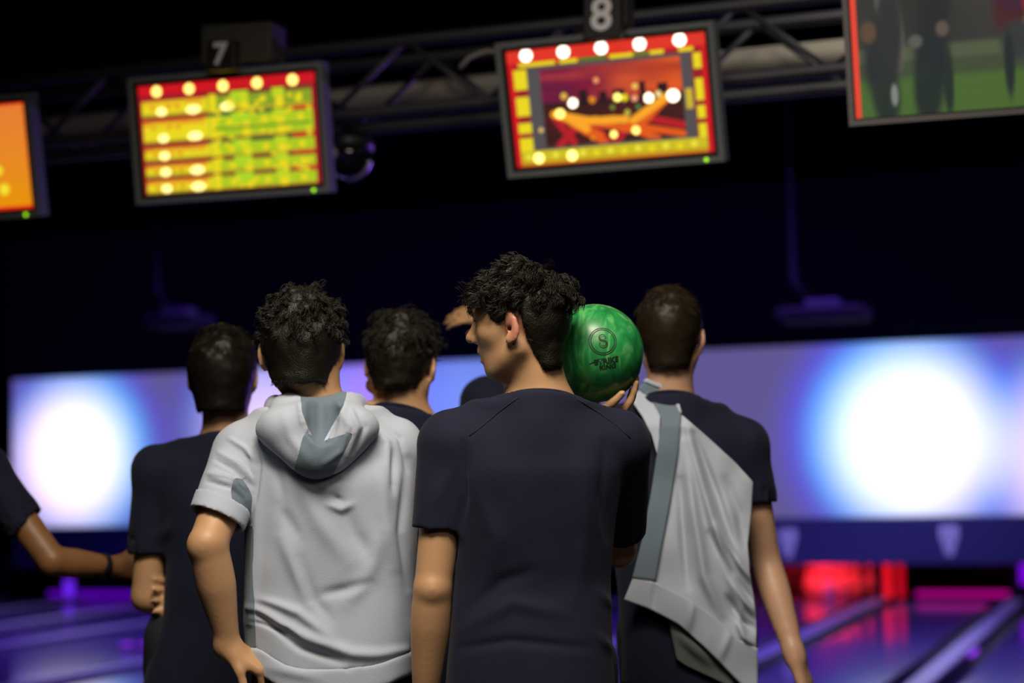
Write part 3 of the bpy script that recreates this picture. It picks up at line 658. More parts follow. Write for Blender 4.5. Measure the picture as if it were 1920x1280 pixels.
tvp = atw(1592, 237, 5.2); TW, THt = 1.10, 0.63; ty, tt = math.radians(2.5), math.radians(12)
rv = Vector((math.cos(ty), math.sin(ty), 0)); uv = Vector((math.sin(ty)*math.sin(tt), -math.cos(ty)*math.sin(tt), math.cos(tt)))
tc = Vector(tvp)+rv*TW/2+uv*THt/2
tv = empty('television', tc); tv.rotation_euler = (tt, 0, ty); tag(tv, 'large flat television showing footballers on green grass, top right corner', 'television')
screen_frame(tv, TW, THt, 0.016, 0.05, mat('tv_bezel', (0.16, 0.15, 0.16), 0.4), M_bezin, 0.004)
s = paint('screen', TW-0.036, THt-0.036, 330, 190, football, colour_attr_mat('screen_light', 1.0), tv); s.location = (0, 0.012, 0)
tube('hanger', [(0, 0.06, 0.2), (0, 0.12, 0.5), (0, 0.16, 1.4)], 0.02, M_dark, tv)

def text_me(name, s, size, ext=0.004, bold=0.0):
    cu = bpy.data.curves.new(name, 'FONT'); cu.body = s; cu.size = size; cu.align_x = 'CENTER'; cu.align_y = 'CENTER'; cu.extrude = ext; cu.offset = bold; cu.resolution_u = 6
    o = bpy.data.objects.new(name, cu); C.objects.link(o); bpy.context.view_layer.update()
    me = bpy.data.meshes.new_from_object(o.evaluated_get(bpy.context.evaluated_depsgraph_get())); me.name = name; bpy.data.objects.remove(o); bpy.data.curves.remove(cu); return me
def sign(px, py, w_, h_, y, digit, dh, back, label):
    p = aty(px, py, y); r = empty('lane_number_sign', (p[0], y, p[2])); tag(r, label, 'sign', 'lane number signs'); r.rotation_euler = (0, math.radians(2.5), 0)
    bm = bmesh.new(); box_bm(bm, 0, 0.02, 0, w_, 0.04, h_, 0.006); bm_obj('plate', bm, mat('sign_plate', (0.010, 0.006, 0.008), 0.6), r)
    if back:
        bm = bmesh.new(); box_bm(bm, *back, 0.008); bm_obj('junction_box', bm, mat('grey_box', (0.060, 0.056, 0.050), 0.7), r)
    me = text_me('digit', digit, dh, 0.002, 0.003); o = link('digit', me, M_white, r); o.rotation_euler = (math.pi/2, 0, 0); o.location = (0, -0.003, 0); return r
sign(1128, 30, 0.125, 0.145, 5.60, '8', 0.145, (0.0, 0.10, 0.06, 0.13, 0.10, 0.16), 'dark sign with a white 8 above the skyline monitor')
sign(413, 103, 0.11, 0.105, 5.60, '7', 0.105, (0.03, 0.11, 0.055, 0.27, 0.12, 0.13), 'dark sign with a white 7 above the score table monitor')

# lattice truss carrying the monitors, duct behind, cable
YT = 6.02
def zt(px, py, y): return aty(px, py, y)[2]
zT, zB = zt(900, 62, YT), zt(900, 192, YT)
tr = empty('lattice_truss', (-2.6, YT, zB)); tag(tr, 'dark steel lattice truss running behind the score monitors', 'truss')
XA, XB = -5.0, 2.2
for (yy, zz) in ((0, zT-zB), (0, 0), (0.28, zT-zB), (0.28, 0)):
    tube('chord', [(XA, yy, zz), (XB+2.6, yy, zz)], 0.022, M_steel, tr)
xs = np.arange(XA, XB+2.6, 0.30)
bme = None
for k in range(len(xs)-1):
    for yy in (0, 0.28):
        z0, z1 = (0, zT-zB) if k % 2 == 0 else (zT-zB, 0)
        o = tube('brace', [(xs[k], yy, z0), (xs[k+1], yy, z1)], 0.011, M_steel, tr, 6)
dz = zt(900, 160, 6.45)
o = box('air_duct', (-1.4, 6.52, dz), (8.4, 0.16, 0.085), M_beige, bev=0.012); tag(o, 'beige straight duct seen through the lattice truss', 'duct')
cz = [atw(px, py, 6.05) for px, py in ((862, 128), (880, 108), (905, 98), (918, 96), (930, 99))]
o = tube('cable', cz, 0.008, mat('grey_cable', (0.20, 0.19, 0.18), 0.6)); tag(o, 'loose grey cable looping beside the skyline monitor', 'cable')

# dome camera under the truss
p = aty(655, 292, 6.16); dc = empty('dome_camera', (p[0], 6.16, p[2])); tag(dc, 'dark glossy dome camera hanging right of the score table monitor', 'camera')
me = lathe_me('dome', [(0.0, -0.085), (0.03, -0.080), (0.055, -0.066), (0.074, -0.042), (0.083, -0.015), (0.085, 0.0), (0.085, 0.02)], 32)
link('dome', me, mat('dome_acrylic', (0.008, 0.007, 0.012), 0.08, coat=1.0), dc)
me = lathe_me('housing', [(0.088, 0.015), (0.090, 0.05), (0.075, 0.075), (0.03, 0.09), (0.02, 0.10), (0.02, 0.16)], 32); link('housing', me, M_dark, dc)
bm = bmesh.new(); bmesh.ops.create_uvsphere(bm, u_segments=16, v_segments=10, radius=0.024); o = bm_obj('lens', bm, mat('lens_grey', (0.5, 0.42, 0.42), 0.3), dc, True); o.location = (-0.03, -0.072, 0.0)
tube('bracket', [(0, -0.15, 0.165), (0, 0.15, 0.165)], 0.014, M_dark, dc)
R0 = 0.0865
o = tube('glint_arc', [(R0*math.cos(a)*1.0, -0.0, R0*math.sin(a)) for a in np.linspace(-1.65, -0.30, 14)], 0.008, mat('glint_chrome', (0.8, 0.7, 0.95), 0.35, 0.9), dc)  # lilac arc placed as the violet reflection along the dome's lower right edge

# ceiling projectors hanging in front of the screen
for px, py, y, ww, lab in ((1545, 590, 12.0, 0.56, 'flat dark ceiling projector on a pole above the right screen'), (335, 603, 12.0, 0.40, 'dim ceiling projector on a pole above the left heads')):
    p = aty(px, py, y); r = empty('projector', (p[0], y, p[2])); tag(r, lab, 'projector', 'ceiling projectors')
    bm = bmesh.new(); box_bm(bm, 0, 0, 0, ww, 0.40, 0.085, 0.02); bm_obj('body', bm, mat('projector_black', (0.004, 0.004, 0.005), 0.8), r)
    tube('lens', [(0.1, 0.19, 0), (0.1, 0.23, 0)], 0.035, M_bezel, r)
    tube('pole', [(-0.10, 0.03, 0.10), (-0.20, 0.03, 0.24), (-0.20, 0.03, 4.12-p[2])], 0.020, mat('pole_paint', (0.012, 0.011, 0.018), 0.5), r)
    bm = bmesh.new(); box_bm(bm, 0, 0, 0.07, 0.22, 0.16, 0.05, 0.008); bm_obj('mount', bm, mat('mount_grey', (0.07, 0.06, 0.09), 0.5), r)

# ------------------------------------------------------------------ people
from mathutils.bvhtree import BVHTree
def skinmat(name, c): return mat(name, c, 0.48, var=0.10, vscale=14, sss=0.12, bump=0.04, bscale=160)
S_warm = skinmat('skin_warm', (0.50, 0.285, 0.150)); S_tan = skinmat('skin_tan', (0.25, 0.115, 0.045)); S_pale = skinmat('skin_pale', (0.50, 0.29, 0.19))
T_navy = mat('navy_cotton', (0.0068, 0.0086, 0.0270), 0.85, bump=0.25, bscale=420, var=0.12, vscale=9, sheen=0.04, spec=0.25)
T_seam = mat('navy_seam', (0.008, 0.010, 0.022), 0.9)
T_grey = mat('grey_fleece', (0.42, 0.465, 0.565), 0.85, bump=0.2, bscale=520, var=0.04, vscale=8, sheen=0.1, spec=0.2)
T_slate = mat('slate_fleece', (0.14, 0.185, 0.235), 0.85, bump=0.2, bscale=520, var=0.05, sheen=0.1, spec=0.2)
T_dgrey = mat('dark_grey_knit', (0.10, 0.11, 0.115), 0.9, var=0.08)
T_trou = mat('dark_trousers', (0.010, 0.011, 0.018), 0.85, bump=0.2, bscale=300)
M_shoe = mat('shoe_leather', (0.03, 0.03, 0.035), 0.5); M_sole = mat('shoe_sole', (0.5, 0.5, 0.48), 0.7)
H_dark = mat('dark_brown_hair', (0.0075, 0.0054, 0.0026), 0.46, var=0.4, vscale=40, spec=0.36, bump=0.5, bscale=300)
H_black = mat('black_hair', (0.006, 0.0048, 0.003), 0.45, var=0.3, vscale=40, spec=0.2)
H_brown = mat('brown_hair', (0.015, 0.0105, 0.0055), 0.45, var=0.3, vscale=40, spec=0.2)

def run(prims, h, cuts=()):
    lo = np.min([p[0][1] for p in prims if p[2] == 'u'], 0)-0.03; hi = np.max([p[0][2] for p in prims if p[2] == 'u'], 0)+0.03
    fd = Field(lo, hi, h)
    for p, k, m in prims:
        if p == 'cut': fd.cut(*k)
        else: fd.add(p, k, m)
    for n, p in cuts: fd.cut(n, p)
    return fd
class FieldList(list):       # records primitives so that the grid can be sized afterwards
    def add(s, prim, k=0.0, mode='u'): s.append((prim, k, mode)); return s
def tube3(fl, a, b, c, r0, r1, r2, k=0.006):
    L = np.linalg.norm(b-a)+np.linalg.norm(c-b); f0 = np.linalg.norm(b-a)/L
    if f0 < 0.4: fl.add(limb(a, c, [(0, r0), (f0*0.7, r1), (f0*1.4, r1), (0.75, r2*1.22), (0.95, r2), (1, r2)]), 0.010)
    else: fl.add(rc(a, b, r0, r1), k); fl.add(rc(b, c, r1, r2), k)
def local(o, P): return np.asarray(P)-np.array([o['ox'], o['oy'], 0])
def skirt(R): z, cx, cy, rx, ry = R[-1]; return list(R)+[(0.70, cx, cy, rx*1.02, ry*1.02)]
def core(R): return [r for r in R if r[0] > 0.93]
def torso_rows(rows): return [(lambda v: (v[2], v[0], v[1], wd*Y/FPX, ry))(V(px, py, Y)) for px, py, wd, Y, ry in rows]

class Person:
    def __init__(s, Y, H, label, skin, h=0.0075, fine=False):
        s.Y, s.H, s.label, s.skin, s.h, s.fine = Y, H, label, skin, h, fine
        s.body = FieldList(); s.kids = []
    def finish_body(s, feet, hipc):
        b = s.body; add_head(b, s.H, s.fine)
        hc = np.array(hipc); s.hip = hc
        b.add(ell(hc, (0.140, 0.082, 0.10)), 0.05)
        for f in feet:
            f = np.array(f); hp = hc+np.array([np.sign(f[0]-hc[0])*0.085, 0, -0.04]); kn = (hp+f)/2+np.array([0, 0.03, 0.03]); an = np.array([f[0], f[1], 0.09])
            tube3(b, hp, kn, an, 0.075, 0.052, 0.036); b.add(rc(an-[0, 0, 0.03], an+[0, 0.12, -0.055], 0.034, 0.026), 0.02)
        P, F = run(b, s.h).mesh(); P = relax(P, F, 2, 0.4)
        s.o0 = np.array([hc[0], hc[1], 0.0])
        me = np_mesh('person', P-s.o0, F); o = link('person', me, s.skin); o.location = wpt(*s.o0); o.rotation_euler = (0, 0, TH)
        tag(o, s.label, 'person'); s.o = o; s.feet = feet
        # trousers and shoes
        fl = FieldList(); fl.add(ell(hc-[0, 0, 0.02], (0.152, 0.098, 0.11)), 0.04)
        for f in feet:
            f = np.array(f); hp = hc+np.array([np.sign(f[0]-hc[0])*0.085, 0, -0.05]); kn = (hp+f)/2+np.array([0, 0.03, 0.03]); an = np.array([f[0], f[1], 0.11])
            tube3(fl, hp, kn, an, 0.097, 0.078, 0.064, 0.03)
        P, F = run(fl, 0.012, [((0, 0, 1), hc+[0, 0, 0.05]), ((0, 0, -1), (0, 0, 0.06))]).mesh(); P = relax(P, F, 2); N = vnormals(P, F)
        P = P+N*((vnoise(P*np.array([9, 9, 14]), 7)*0.006)[:, None])
        s.child('trousers', P, F, T_trou)
        for f in feet:
            fl = FieldList(); c = np.array([f[0], f[1], 0])
            fl.add(rc(c+[0, -0.035, 0.045], c+[0, 0.15, 0.040], 0.045, 0.042), 0.02); fl.add(ell(c+[0, 0.16, 0.035], (0.046, 0.06, 0.034)), 0.02); fl.add(rc(c+[0, 0, 0.05], c+[0, -0.005, 0.11], 0.05, 0.048), 0.02)
            P, F = run(fl, 0.010, [((0, 0, -1), (0, 0, 0.022))]).mesh(); sh = s.child('shoe', relax(P, F, 2), F, M_shoe)
            fl = FieldList(); fl.add(rc(c+[0, -0.035, 0.02], c+[0, 0.17, 0.02], 0.052, 0.050), 0)
            P, F = run(fl, 0.010, [((0, 0, 1), (0, 0, 0.028)), ((0, 0, -1), (0, 0, 0.003))]).mesh(); so = s.child('sole', P, F, M_sole); so.parent = sh
    def child(s, name, P, F, m, label=None):
        o = link(name, np_mesh(name, np.asarray(P)-s.o0, F), m, s.o)
        if label: o['label'] = label
        return o
    def child_me(s, name, G, m, thick=0.0, closed=False, label=None):
        o = link(name, grid_me(name, np.asarray(G)-s.o0, closed, thick), m, s.o)
        if label: o['label'] = label
        return o
    def tube(s, name, pts, r, m, n=8, closed=False):
        pts = [Vector(np.asarray(p)-s.o0) for p in pts]; return tube(name, pts, r, m, s.o, n)
    def hair(s, *a, **k):
        return hair_piece('hair', s.H, a[0], s.o, a[1], org=s.o0, **k)
def hitter(P, F):
    t = BVHTree.FromPolygons([Vector(p) for p in P], [tuple(map(int, f)) for f in F]); o = Vector((0, 0, CAMZ))
    def hit(px, py):
        d = ray(px, py); v = Vector((d@RT, d@FW, d[2])); r = t.ray_cast(o, v); return None if r[0] is None else (np.array(r[0]), np.array(r[1]))
    return hit
def part_mesh(P, F, mask):
    f = F[mask]; ids, inv = np.unique(f, return_inverse=True); return P[ids], inv.reshape(f.shape)

def even_seams(P, F, lab, it=14):
    # straighten the line along which two panels of cloth meet
    e = np.concatenate([F[:, [0, 1]], F[:, [1, 2]], F[:, [2, 3]], F[:, [3, 0]]]); l = np.tile(lab, 4); key = np.sort(e, 1); o = np.lexsort((key[:, 1], key[:, 0])); key, l = key[o], l[o]
    same = (key[1:] == key[:-1]).all(1) & (l[1:] != l[:-1]); be = key[1:][same]; P = P.copy(); be = np.concatenate([be, be[:, ::-1]]); cnt = np.bincount(be[:, 0], minlength=len(P)); m = cnt > 1
    for _ in range(it):
        S = np.stack([np.bincount(be[:, 0], weights=P[be[:, 1], k], minlength=len(P)) for k in range(3)], 1); P[m] += 0.5*(S[m]/cnt[m][:, None]-P[m])
    return P
def collar(s, c, n, r, ry, m, rad=0.006, name='collar'):
    n = unit(n); u = unit(np.cross(n, [0, 1, 0])); v = np.cross(n, u); pts = [np.array(c)+u*math.cos(a)*r+v*math.sin(a)*ry for a in np.linspace(0, 2*math.pi, 33)]
    return s.tube(name, pts, rad, m)

def simple_shirt(s, rows, sh, slv, neckp, collar_n, collar_c, hem, m, h=0.008, grow=0.012, seed=1, lines=(), amp=0.004, trap=0.060, scut=0.004, extra=(), sleeve_k=0.03, nr=0.062, shr=None):
    """rows torso sections; sh the two shoulder joints; slv: (joint, elbow, fraction, r0, r1, cut normal or None)"""
    fl = FieldList(); fl.add(loft(skirt(rows), 2.4, grow), 0.0)
    for j in sh: fl.add(rc(neckp, j, trap, shr or 0.062), 0.05)
    for p, k in extra: fl.add(p, k)
    cn_ = unit(collar_n); fl.add(rc(np.array(collar_c)-cn_*0.05, np.array(collar_c)+cn_*0.02, nr, nr), 0.05)
    for j, e, t, r0, r1, n in slv:
        j = np.array(j); e = np.array(e); p = j+(e-j)*t; n = unit(e-j) if n is None else unit(n)
        fl.add(clipped(rc(j, e, r0, r0+(r1-r0)/t), n, p), sleeve_k)
        fl.add(rc(p-unit(e-j)*0.03, p+unit(e-j)*0.05, r1-0.009, r1-0.009), 0, 's')
    cuts = [(collar_n, collar_c), ((0, 0, -1) if len(hem) == 1 else hem[1], (0, 0, hem[0]) if len(hem) == 1 else hem[0])]
    P, F = run(fl, h, cuts).mesh(); P = relax(P, F, 2, 0.5); N = vnormals(P, F)
    q = P*np.array([11, 11, 5.0]); P = P+N*((vnoise(q, seed)*amp+vnoise(P*np.array([26, 26, 14]), seed+1)*amp*0.4)[:, None])
    if lines: P = folds(P, vnormals(P, F), lines)
    return P, F
LAY = {}

# ---- the bowler in front, profile to the left, ball on the right shoulder
YA = 3.95
HA = HF(V(976, 622, 3.93), math.radians(90-15), 0.0, 0.03, 1.0)
def face_skin(name, base, pts):
    # the same skin with naturally redder ears
    m = skinmat(name, base); nt = m.node_tree; b = nt.nodes['Principled BSDF']; src = b.inputs['Base Color'].links[0].from_socket; tc = nt.nodes['Texture Coordinate']
    for p in pts:
        d = nt.nodes.new('ShaderNodeVectorMath'); d.operation = 'DISTANCE'; d.inputs[1].default_value = p; nt.links.new(tc.outputs['Object'], d.inputs[0])
        r = nt.nodes.new('ShaderNodeMapRange'); r.inputs['From Min'].default_value = 0.040; r.inputs['From Max'].default_value = 0.018; r.inputs['To Min'].default_value = 0; r.inputs['To Max'].default_value = 0.85; nt.links.new(d.outputs['Value'], r.inputs['Value'])
        mx = nt.nodes.new('ShaderNodeMix'); mx.data_type = 'RGBA'; mx.inputs['B'].default_value = (0.50, 0.19, 0.13, 1); nt.links.new(r.outputs['Result'], mx.inputs['Factor']); nt.links.new(src, mx.inputs['A']); src = mx.outputs['Result']
    nt.links.new(src, b.inputs['Base Color']); return m
_ho = np.array([V(998, 1200, 3.97)[0], 3.97, 0])
S_warm_face = face_skin('skin_warm_face', (0.50, 0.285, 0.150), [HA.p(-0.008, s*0.092, 0.004)-_ho for s in (-1, 1)])
A = Person(YA, HA, 'young man in navy t-shirt seen in profile, holding the green ball at his shoulder', S_warm, 0.0055, True)
nb = V(1012, 742, 3.95); b = A.body
b.add(rc(V(990, 655, 3.94), nb, 0.060, 0.064), 0.03); b.add(rc(V(994, 690, 3.96), V(1002, 745, 3.98), 0.046, 0.052), 0.03)
shL, shR = V(842, 838, 3.95), V(1160, 838, 3.99)
for j in (shL, shR): b.add(rc(V(1012, 765, 3.95), j, 0.046, 0.048), 0.04)
rowsA = torso_rows([(1006, 770, 95, 3.95, 0.060), (1006, 815, 150, 3.95, 0.092), (1008, 880, 152, 3.95, 0.112), (1004, 980, 142, 3.96, 0.110), (998, 1090, 138, 3.97, 0.100), (996, 1200, 143, 3.97, 0.122), (996, 1290, 148, 3.97, 0.128)])
b.add(loft(core(rowsA), 2.3, -0.012), 0.02)
elL, wrL = V(811, 1103, 3.93), V(797, 1315, 3.98)
b.add(rc(shL, elL, 0.049, 0.0385), 0.03); m1 = elL+(wrL-elL)*0.24; tube3(b, elL, m1, wrL, 0.0385, 0.0420, 0.0265, 0.006); b.add(ell(elL+[0, -0.018, 0.0], (0.020, 0.024, 0.022)), 0.02)
add_hand(b, wrL, (0.05, 0.06, -1), (0.9, 0.2, 0), 1, ((20, 25, 15), (24, 28, 15), (26, 30, 18), (28, 30, 18)))
BALL = V(1115, 662, 4.085); wrR = BALL+np.array([-0.030, 0.0, -0.142]); elR = V(1160, 1030, 4.20)
b.add(rc(shR, elR, 0.049, 0.0385), 0.03); m1 = elR+(wrR-elR)*0.25; tube3(b, elR, m1, wrR, 0.0385, 0.0405, 0.026, 0.006)
add_hand(b, wrR, (0.92, 0.0, 0.02), (-0.05, 0, 1), -1, ((52, 14, 6), (54, 16, 8), (52, 18, 8), (50, 18, 8)), 5, (10, 12), 34)
A.skin = S_warm_face
A.finish_body([V(900, 900, 3.95)*[1, 1, 0], V(1085, 900, 4.0)*[1, 1, 0]], (V(998, 1200, 3.97)[0], 3.97, 0.915))
P, F = simple_shirt(A, rowsA, [V(850, 822, 3.95), V(1152, 822, 3.98)],
    [(V(838, 838, 3.95), elL, 0.585, 0.060, 0.0555, (-0.10, 0, -1)), (V(1162, 838, 3.99), elR, 0.80, 0.064, 0.058, None)],
    V(1012, 772, 3.95), (0.05, 0.26, 1), V(1016, 751, 3.935), (0.74,), T_navy, 0.0055, 0.010, 3,
    lines=[([(868, 830), (872, 930), (860, 1000)], 7, -0.007), ([(890, 900), (930, 1010), (925, 1090)], 16, 0.006), ([(868, 1180), (960, 1130), (1060, 1150)], 14, 0.006), ([(880, 1140), (940, 1090), (1000, 1070)], 12, -0.005),
           ([(862, 1215), (960, 1200), (1100, 1215)], 9, -0.006), ([(1090, 880), (1100, 1000), (1080, 1120)], 18, 0.005), ([(1135, 830), (1128, 930), (1138, 1010)], 9, -0.006), ([(850, 880), (810, 950)], 14, 0.004), ([(1125, 1110), (1150, 1140)], 8, 0.006), ([(1120, 1190), (1155, 1225)], 8, 0.006)], amp=0.0035, trap=0.056, nr=0.076)
A.child('t_shirt', P, F, T_navy); hit = hitter(P, F)
for pl in ([(972, 745), (940, 768), (905, 798), (868, 826)], [(1082, 748), (1120, 772), (1160, 800), (1192, 832)]):
    pts = []
    for (a0, b0), (a1, b1) in zip(pl, pl[1:]):
        for t in (0, 0.33, 0.66):
            r = hit(a0+(a1-a0)*t, b0+(b1-b0)*t)
            if r: pts.append(r[0]+r[1]*0.0005)
    if len(pts) > 3: A.tube('seam', pts, 0.0017, T_seam, 6)
collar(A, V(1016, 751, 3.935), (0.05, 0.26, 1), 0.0745, 0.0745, T_navy, 0.0045)
A.hair([(HA.p(0.0, 0, 0.100), 0) for _ in ()] or [(HA.p(-0.005, 0, 0.108), (0.105, 0.105, 0.070)), (HA.p(0.088, 0, 0.104), (0.050, 0.060, 0.046)), (HA.p(-0.068, 0, 0.092), (0.052, 0.066, 0.070))], H_dark,
       hfield=0.005, nstr=9500, length=(0.035, 0.058), curl=0.0050, period=0.034, up=0.32, fwd=0.15, seed=4, nape=-0.078, lo_u=0.050, bumps=0.006, side_len=0.012, rough=1.0)
eye = HA.p(0.0925, 0.031, 0.036)
for f in (0.0,):             # eyebrow on the visible side
    A.tube('eyebrow', [HA.p(0.097, 0.016, 0.040), HA.p(0.096, 0.028, 0.045), HA.p(0.088, 0.041, 0.044), HA.p(0.078, 0.049, 0.039)], [0.0028, 0.0038, 0.0034, 0.0016], H_dark)
    A.tube('eyelashes', [HA.p(0.0925, 0.022, 0.0235), HA.p(0.0925, 0.031, 0.0245), HA.p(0.086, 0.041, 0.0225)], [0.0012, 0.0016, 0.0010], H_dark, 6)

# ---- the grey hoodie, hands on hips
YB = 4.2
HB = HF(V(566, 664, 4.2), math.radians(1), 0.0, 0.0, 1.06)
B = Person(YB, HB, 'young man in a light grey hooded top with rolled sleeves, left hand on hip', S_warm, 0.006)
b = B.body; nb = V(592, 752, 4.2); b.add(rc(V(578, 680, 4.18), nb, 0.058, 0.062), 0.03)
sL, sR = V(452, 852, 4.2), V(742, 846, 4.22)
for j in (sL, sR): b.add(rc(V(596, 780, 4.2), j, 0.046, 0.048), 0.04)
rowsB = torso_rows([(598, 785, 95, 4.2, 0.060), (604, 830, 140, 4.2, 0.095), (622, 900, 147, 4.2, 0.118), (622, 1000, 147, 4.2, 0.115), (620, 1100, 150, 4.2, 0.110), (620, 1200, 150, 4.2, 0.122), (620, 1290, 146, 4.2, 0.126)])
b.add(loft(core(rowsB), 2.3, -0.02), 0.02)
eL, wL = V(390, 1020, 4.05), V(430, 1216, 4.10); b.add(rc(sL, eL, 0.050, 0.042), 0.03); tube3(b, eL, eL+(wL-eL)*0.28, wL, 0.0415, 0.0435, 0.0255, 0.006); b.add(ell(eL+[-0.014, -0.012, -0.004], (0.022, 0.024, 0.026)), 0.02)
add_hand(b, wL, (0.82, 0.16, -0.46), (-0.30, 0.35, -0.8), 1, ((52, 50, 30), (56, 52, 30), (54, 50, 30), (50, 46, 30)), 9, (20, 20), 38)
eR, wR = V(792, 1040, 4.34), V(765, 1262, 4.33); b.add(rc(sR, eR, 0.048, 0.040), 0.03); tube3(b, eR, eR+(wR-eR)*0.25, wR, 0.040, 0.0415, 0.026, 0.006)
add_hand(b, wR, (-0.2, -0.3, -0.9), (-0.9, 0, 0.2), -1)
B.finish_body([V(530, 900, 4.2)*[1, 1, 0], V(715, 900, 4.22)*[1, 1, 0]], (V(620, 1200, 4.2)[0], 4.22, 0.89))
fL = 0.62
P, F = simple_shirt(B, rowsB, [V(462, 838, 4.2), V(735, 832, 4.22)],
    [(V(452, 850, 4.2), eL, fL, 0.068, 0.062, (-0.45, -0.35, -1)), (V(745, 846, 4.22), eR, 0.62, 0.064, 0.060, None)],
    V(596, 785, 4.2), (0, 0.2, 1), V(594, 768, 4.2), (V(620, 1246, 4.2), (0.03, 0, -1)), T_grey, 0.0047, 0.014, 11,
    lines=[([(487, 880), (484, 1000), (474, 1120), (470, 1200)], 9, 0.012), ([(470, 1150), (560, 1190), (660, 1225), (760, 1235)], 11, 0.012), ([(480, 1170), (560, 1215), (640, 1240)], 8, -0.009), ([(490, 1125), (560, 1150), (620, 1195)], 10, 0.010), ([(478, 1196), (540, 1188), (560, 1200)], 6, -0.008),
           ([(560, 1050), (585, 1120), (620, 1160)], 11, -0.007), ([(530, 1010), (560, 1080), (580, 1130)], 13, 0.009), ([(600, 1115), (650, 1105), (690, 1090)], 10, -0.008), ([(650, 1130), (690, 1080), (715, 1000)], 16, 0.008), ([(640, 940), (665, 1000), (690, 1040)], 15, -0.008), ([(560, 900), (600, 980), (650, 1050)], 18, 0.008),
           ([(525, 950), (560, 1010)], 12, -0.006), ([(715, 880), (720, 960), (740, 1060)], 14, 0.008), ([(735, 850), (738, 920)], 7, -0.010), ([(765, 860), (750, 1000), (765, 1100)], 8, -0.008), ([(490, 860), (520, 880), (530, 940)], 10, -0.006), ([(600, 900), (615, 915), (640, 905)], 10, 0.006),
           ([(410, 848), (445, 870), (470, 898)], 4.5, 0.009), ([(405, 862), (440, 880), (472, 912)], 4, -0.008), ([(392, 888), (425, 895), (462, 915)], 4.5, 0.009), ([(388, 902), (430, 912), (455, 935)], 4, -0.008), ([(430, 822), (458, 840), (478, 862)], 4.5, 0.008), ([(402, 875), (440, 890), (470, 925)], 5, -0.006), ([(400, 895), (440, 912), (462, 940)], 5, 0.007), ([(650, 872), (640, 890), (615, 895)], 8, 0.006), ([(615, 945), (640, 955), (660, 945)], 7, 0.008), ([(625, 930), (640, 938)], 5, -0.006), ([(690, 800), (725, 830), (735, 900)], 7, 0.008), ([(712, 790), (750, 820), (765, 880)], 5, -0.007), ([(500, 800), (470, 840), (480, 900)], 7, 0.005), ([(478, 830), (486, 880), (482, 940)], 5, -0.010)], amp=0.004, trap=0.066, sleeve_k=0.02)
def hitch(Q):
    # the hand lifts the hem at the left hip
    u, v = uvpx(Q); Q = Q.copy(); Q[:, 2] += 0.050*np.exp(-(np.minimum(u-470, 400)/55.0)**2)*np.clip((v-1120)/110, 0, 1)+0.022*np.exp(-((u-775)/50.0)**2)*np.clip((v-1150)/90, 0, 1); return Q
P = hitch(P)
cen = P[F].mean(1); u, v = uvpx(cen); NB = vnormals(P, F)[F[:, 0]]
side = (u < np.interp(v, [985, 1060, 1220], [476, 474, 480])) & (v > 985) & (v < 1232)
sp = (u > np.interp(v, [890, 920, 985], [440, 432, 446])) & (u < np.interp(v, [890, 930, 985], [452, 474, 468])) & (v > 896) & (v < 975) & ~side & (cen[:, 1] < 4.17)
P = even_seams(P, F, side*1+sp*2); side_any = side.any()
Pm, Fm = part_mesh(P, F, ~side & ~sp); B.child('hooded_top', Pm, Fm, T_grey)
if side.any(): Pm, Fm = part_mesh(P, F, side); B.child('side_panel', Pm, Fm, T_slate, 'slate grey side panel')
if sp.any(): Pm, Fm = part_mesh(P, F, sp); B.child('sleeve_shade_patch', Pm, Fm, T_slate, 'slate grey patch with painted shading on the sleeve')  # slate cloth colour that also paints the shading of the inner sleeve
# rolled cuff
d = unit(eL-sL); c0 = sL+(eL-sL)*(fL-0.02); n = unit((-0.45, -0.35, -1))
fl = FieldList(); fl.add(rc(c0-d*0.05, c0+d*0.06, 0.067, 0.064), 0); fl.add(rc(c0-d*0.06, c0+d*0.12, 0.056, 0.054), 0, 's')
Pc, Fc = run(fl, 0.005, [(n, c0+n*0.030), (-n, c0-n*0.014)]).mesh(); B.child('cuff', relax(Pc, Fc, 2), Fc, T_grey)
# waistband
fl = FieldList(); fl.add(loft(skirt(rowsB), 2.4, 0.017), 0); bn = unit((0.03, 0, -1)); w0 = V(620, 1246, 4.2)
Pw, Fw = run(fl, 0.006, [(bn, w0+bn*0.05), (-bn, w0-bn*0.006)]).mesh(); Pw = hitch(relax(Pw, Fw, 3)); Pw = folds(Pw, vnormals(Pw, Fw), [([(500, 1250), (600, 1272)], 10, 0.005)]); B.child('waistband', Pw, Fw, T_grey)
# hood lying on the back
fl = FieldList(); nc = V(592, 770, 4.205); ring = []
for k in range(17):
    t = 2*math.pi*k/16; ring.append(nc+np.array([0.088*math.cos(t), 0.080*math.sin(t), 0.010+0.012*math.sin(t)-0.030*max(0, math.sin(t))]))
for p0, p1 in zip(ring, ring[1:]): fl.add(rc(p0, p1, 0.026, 0.026), 0.012)
fl.add(ell(V(597, 812, 4.075), (0.105, 0.050, 0.078)), 0.03); fl.add(ell(V(600, 850, 4.062), (0.062, 0.042, 0.050)), 0.03)
for sx, px0, px1 in ((-1, 545, 505), (1, 650, 685)): fl.add(rc(V(px0, 770, 4.15), V((px0+px1)//2, 800, 4.075), 0.034, 0.040), 0.03); fl.add(rc(V(px1, 800, 4.10), V(590, 858, 4.06), 0.030, 0.034), 0.03)
hole = [ell(V(606, 768, 4.030), (0.037, 0.040, 0.078)), rc(V(604, 732, 4.068), V(600, 806, 4.032), 0.034, 0.024)]
for q in hole: fl.add(q, 0.012, 's')
fl.add(rc(V(588, 670, 4.19), V(590, 762, 4.2), 0.061, 0.061), 0.0, 's')
Ph, Fh = run(fl, 0.0045).mesh(); Ph = relax(Ph, Fh, 2); Nh = vnormals(Ph, Fh)
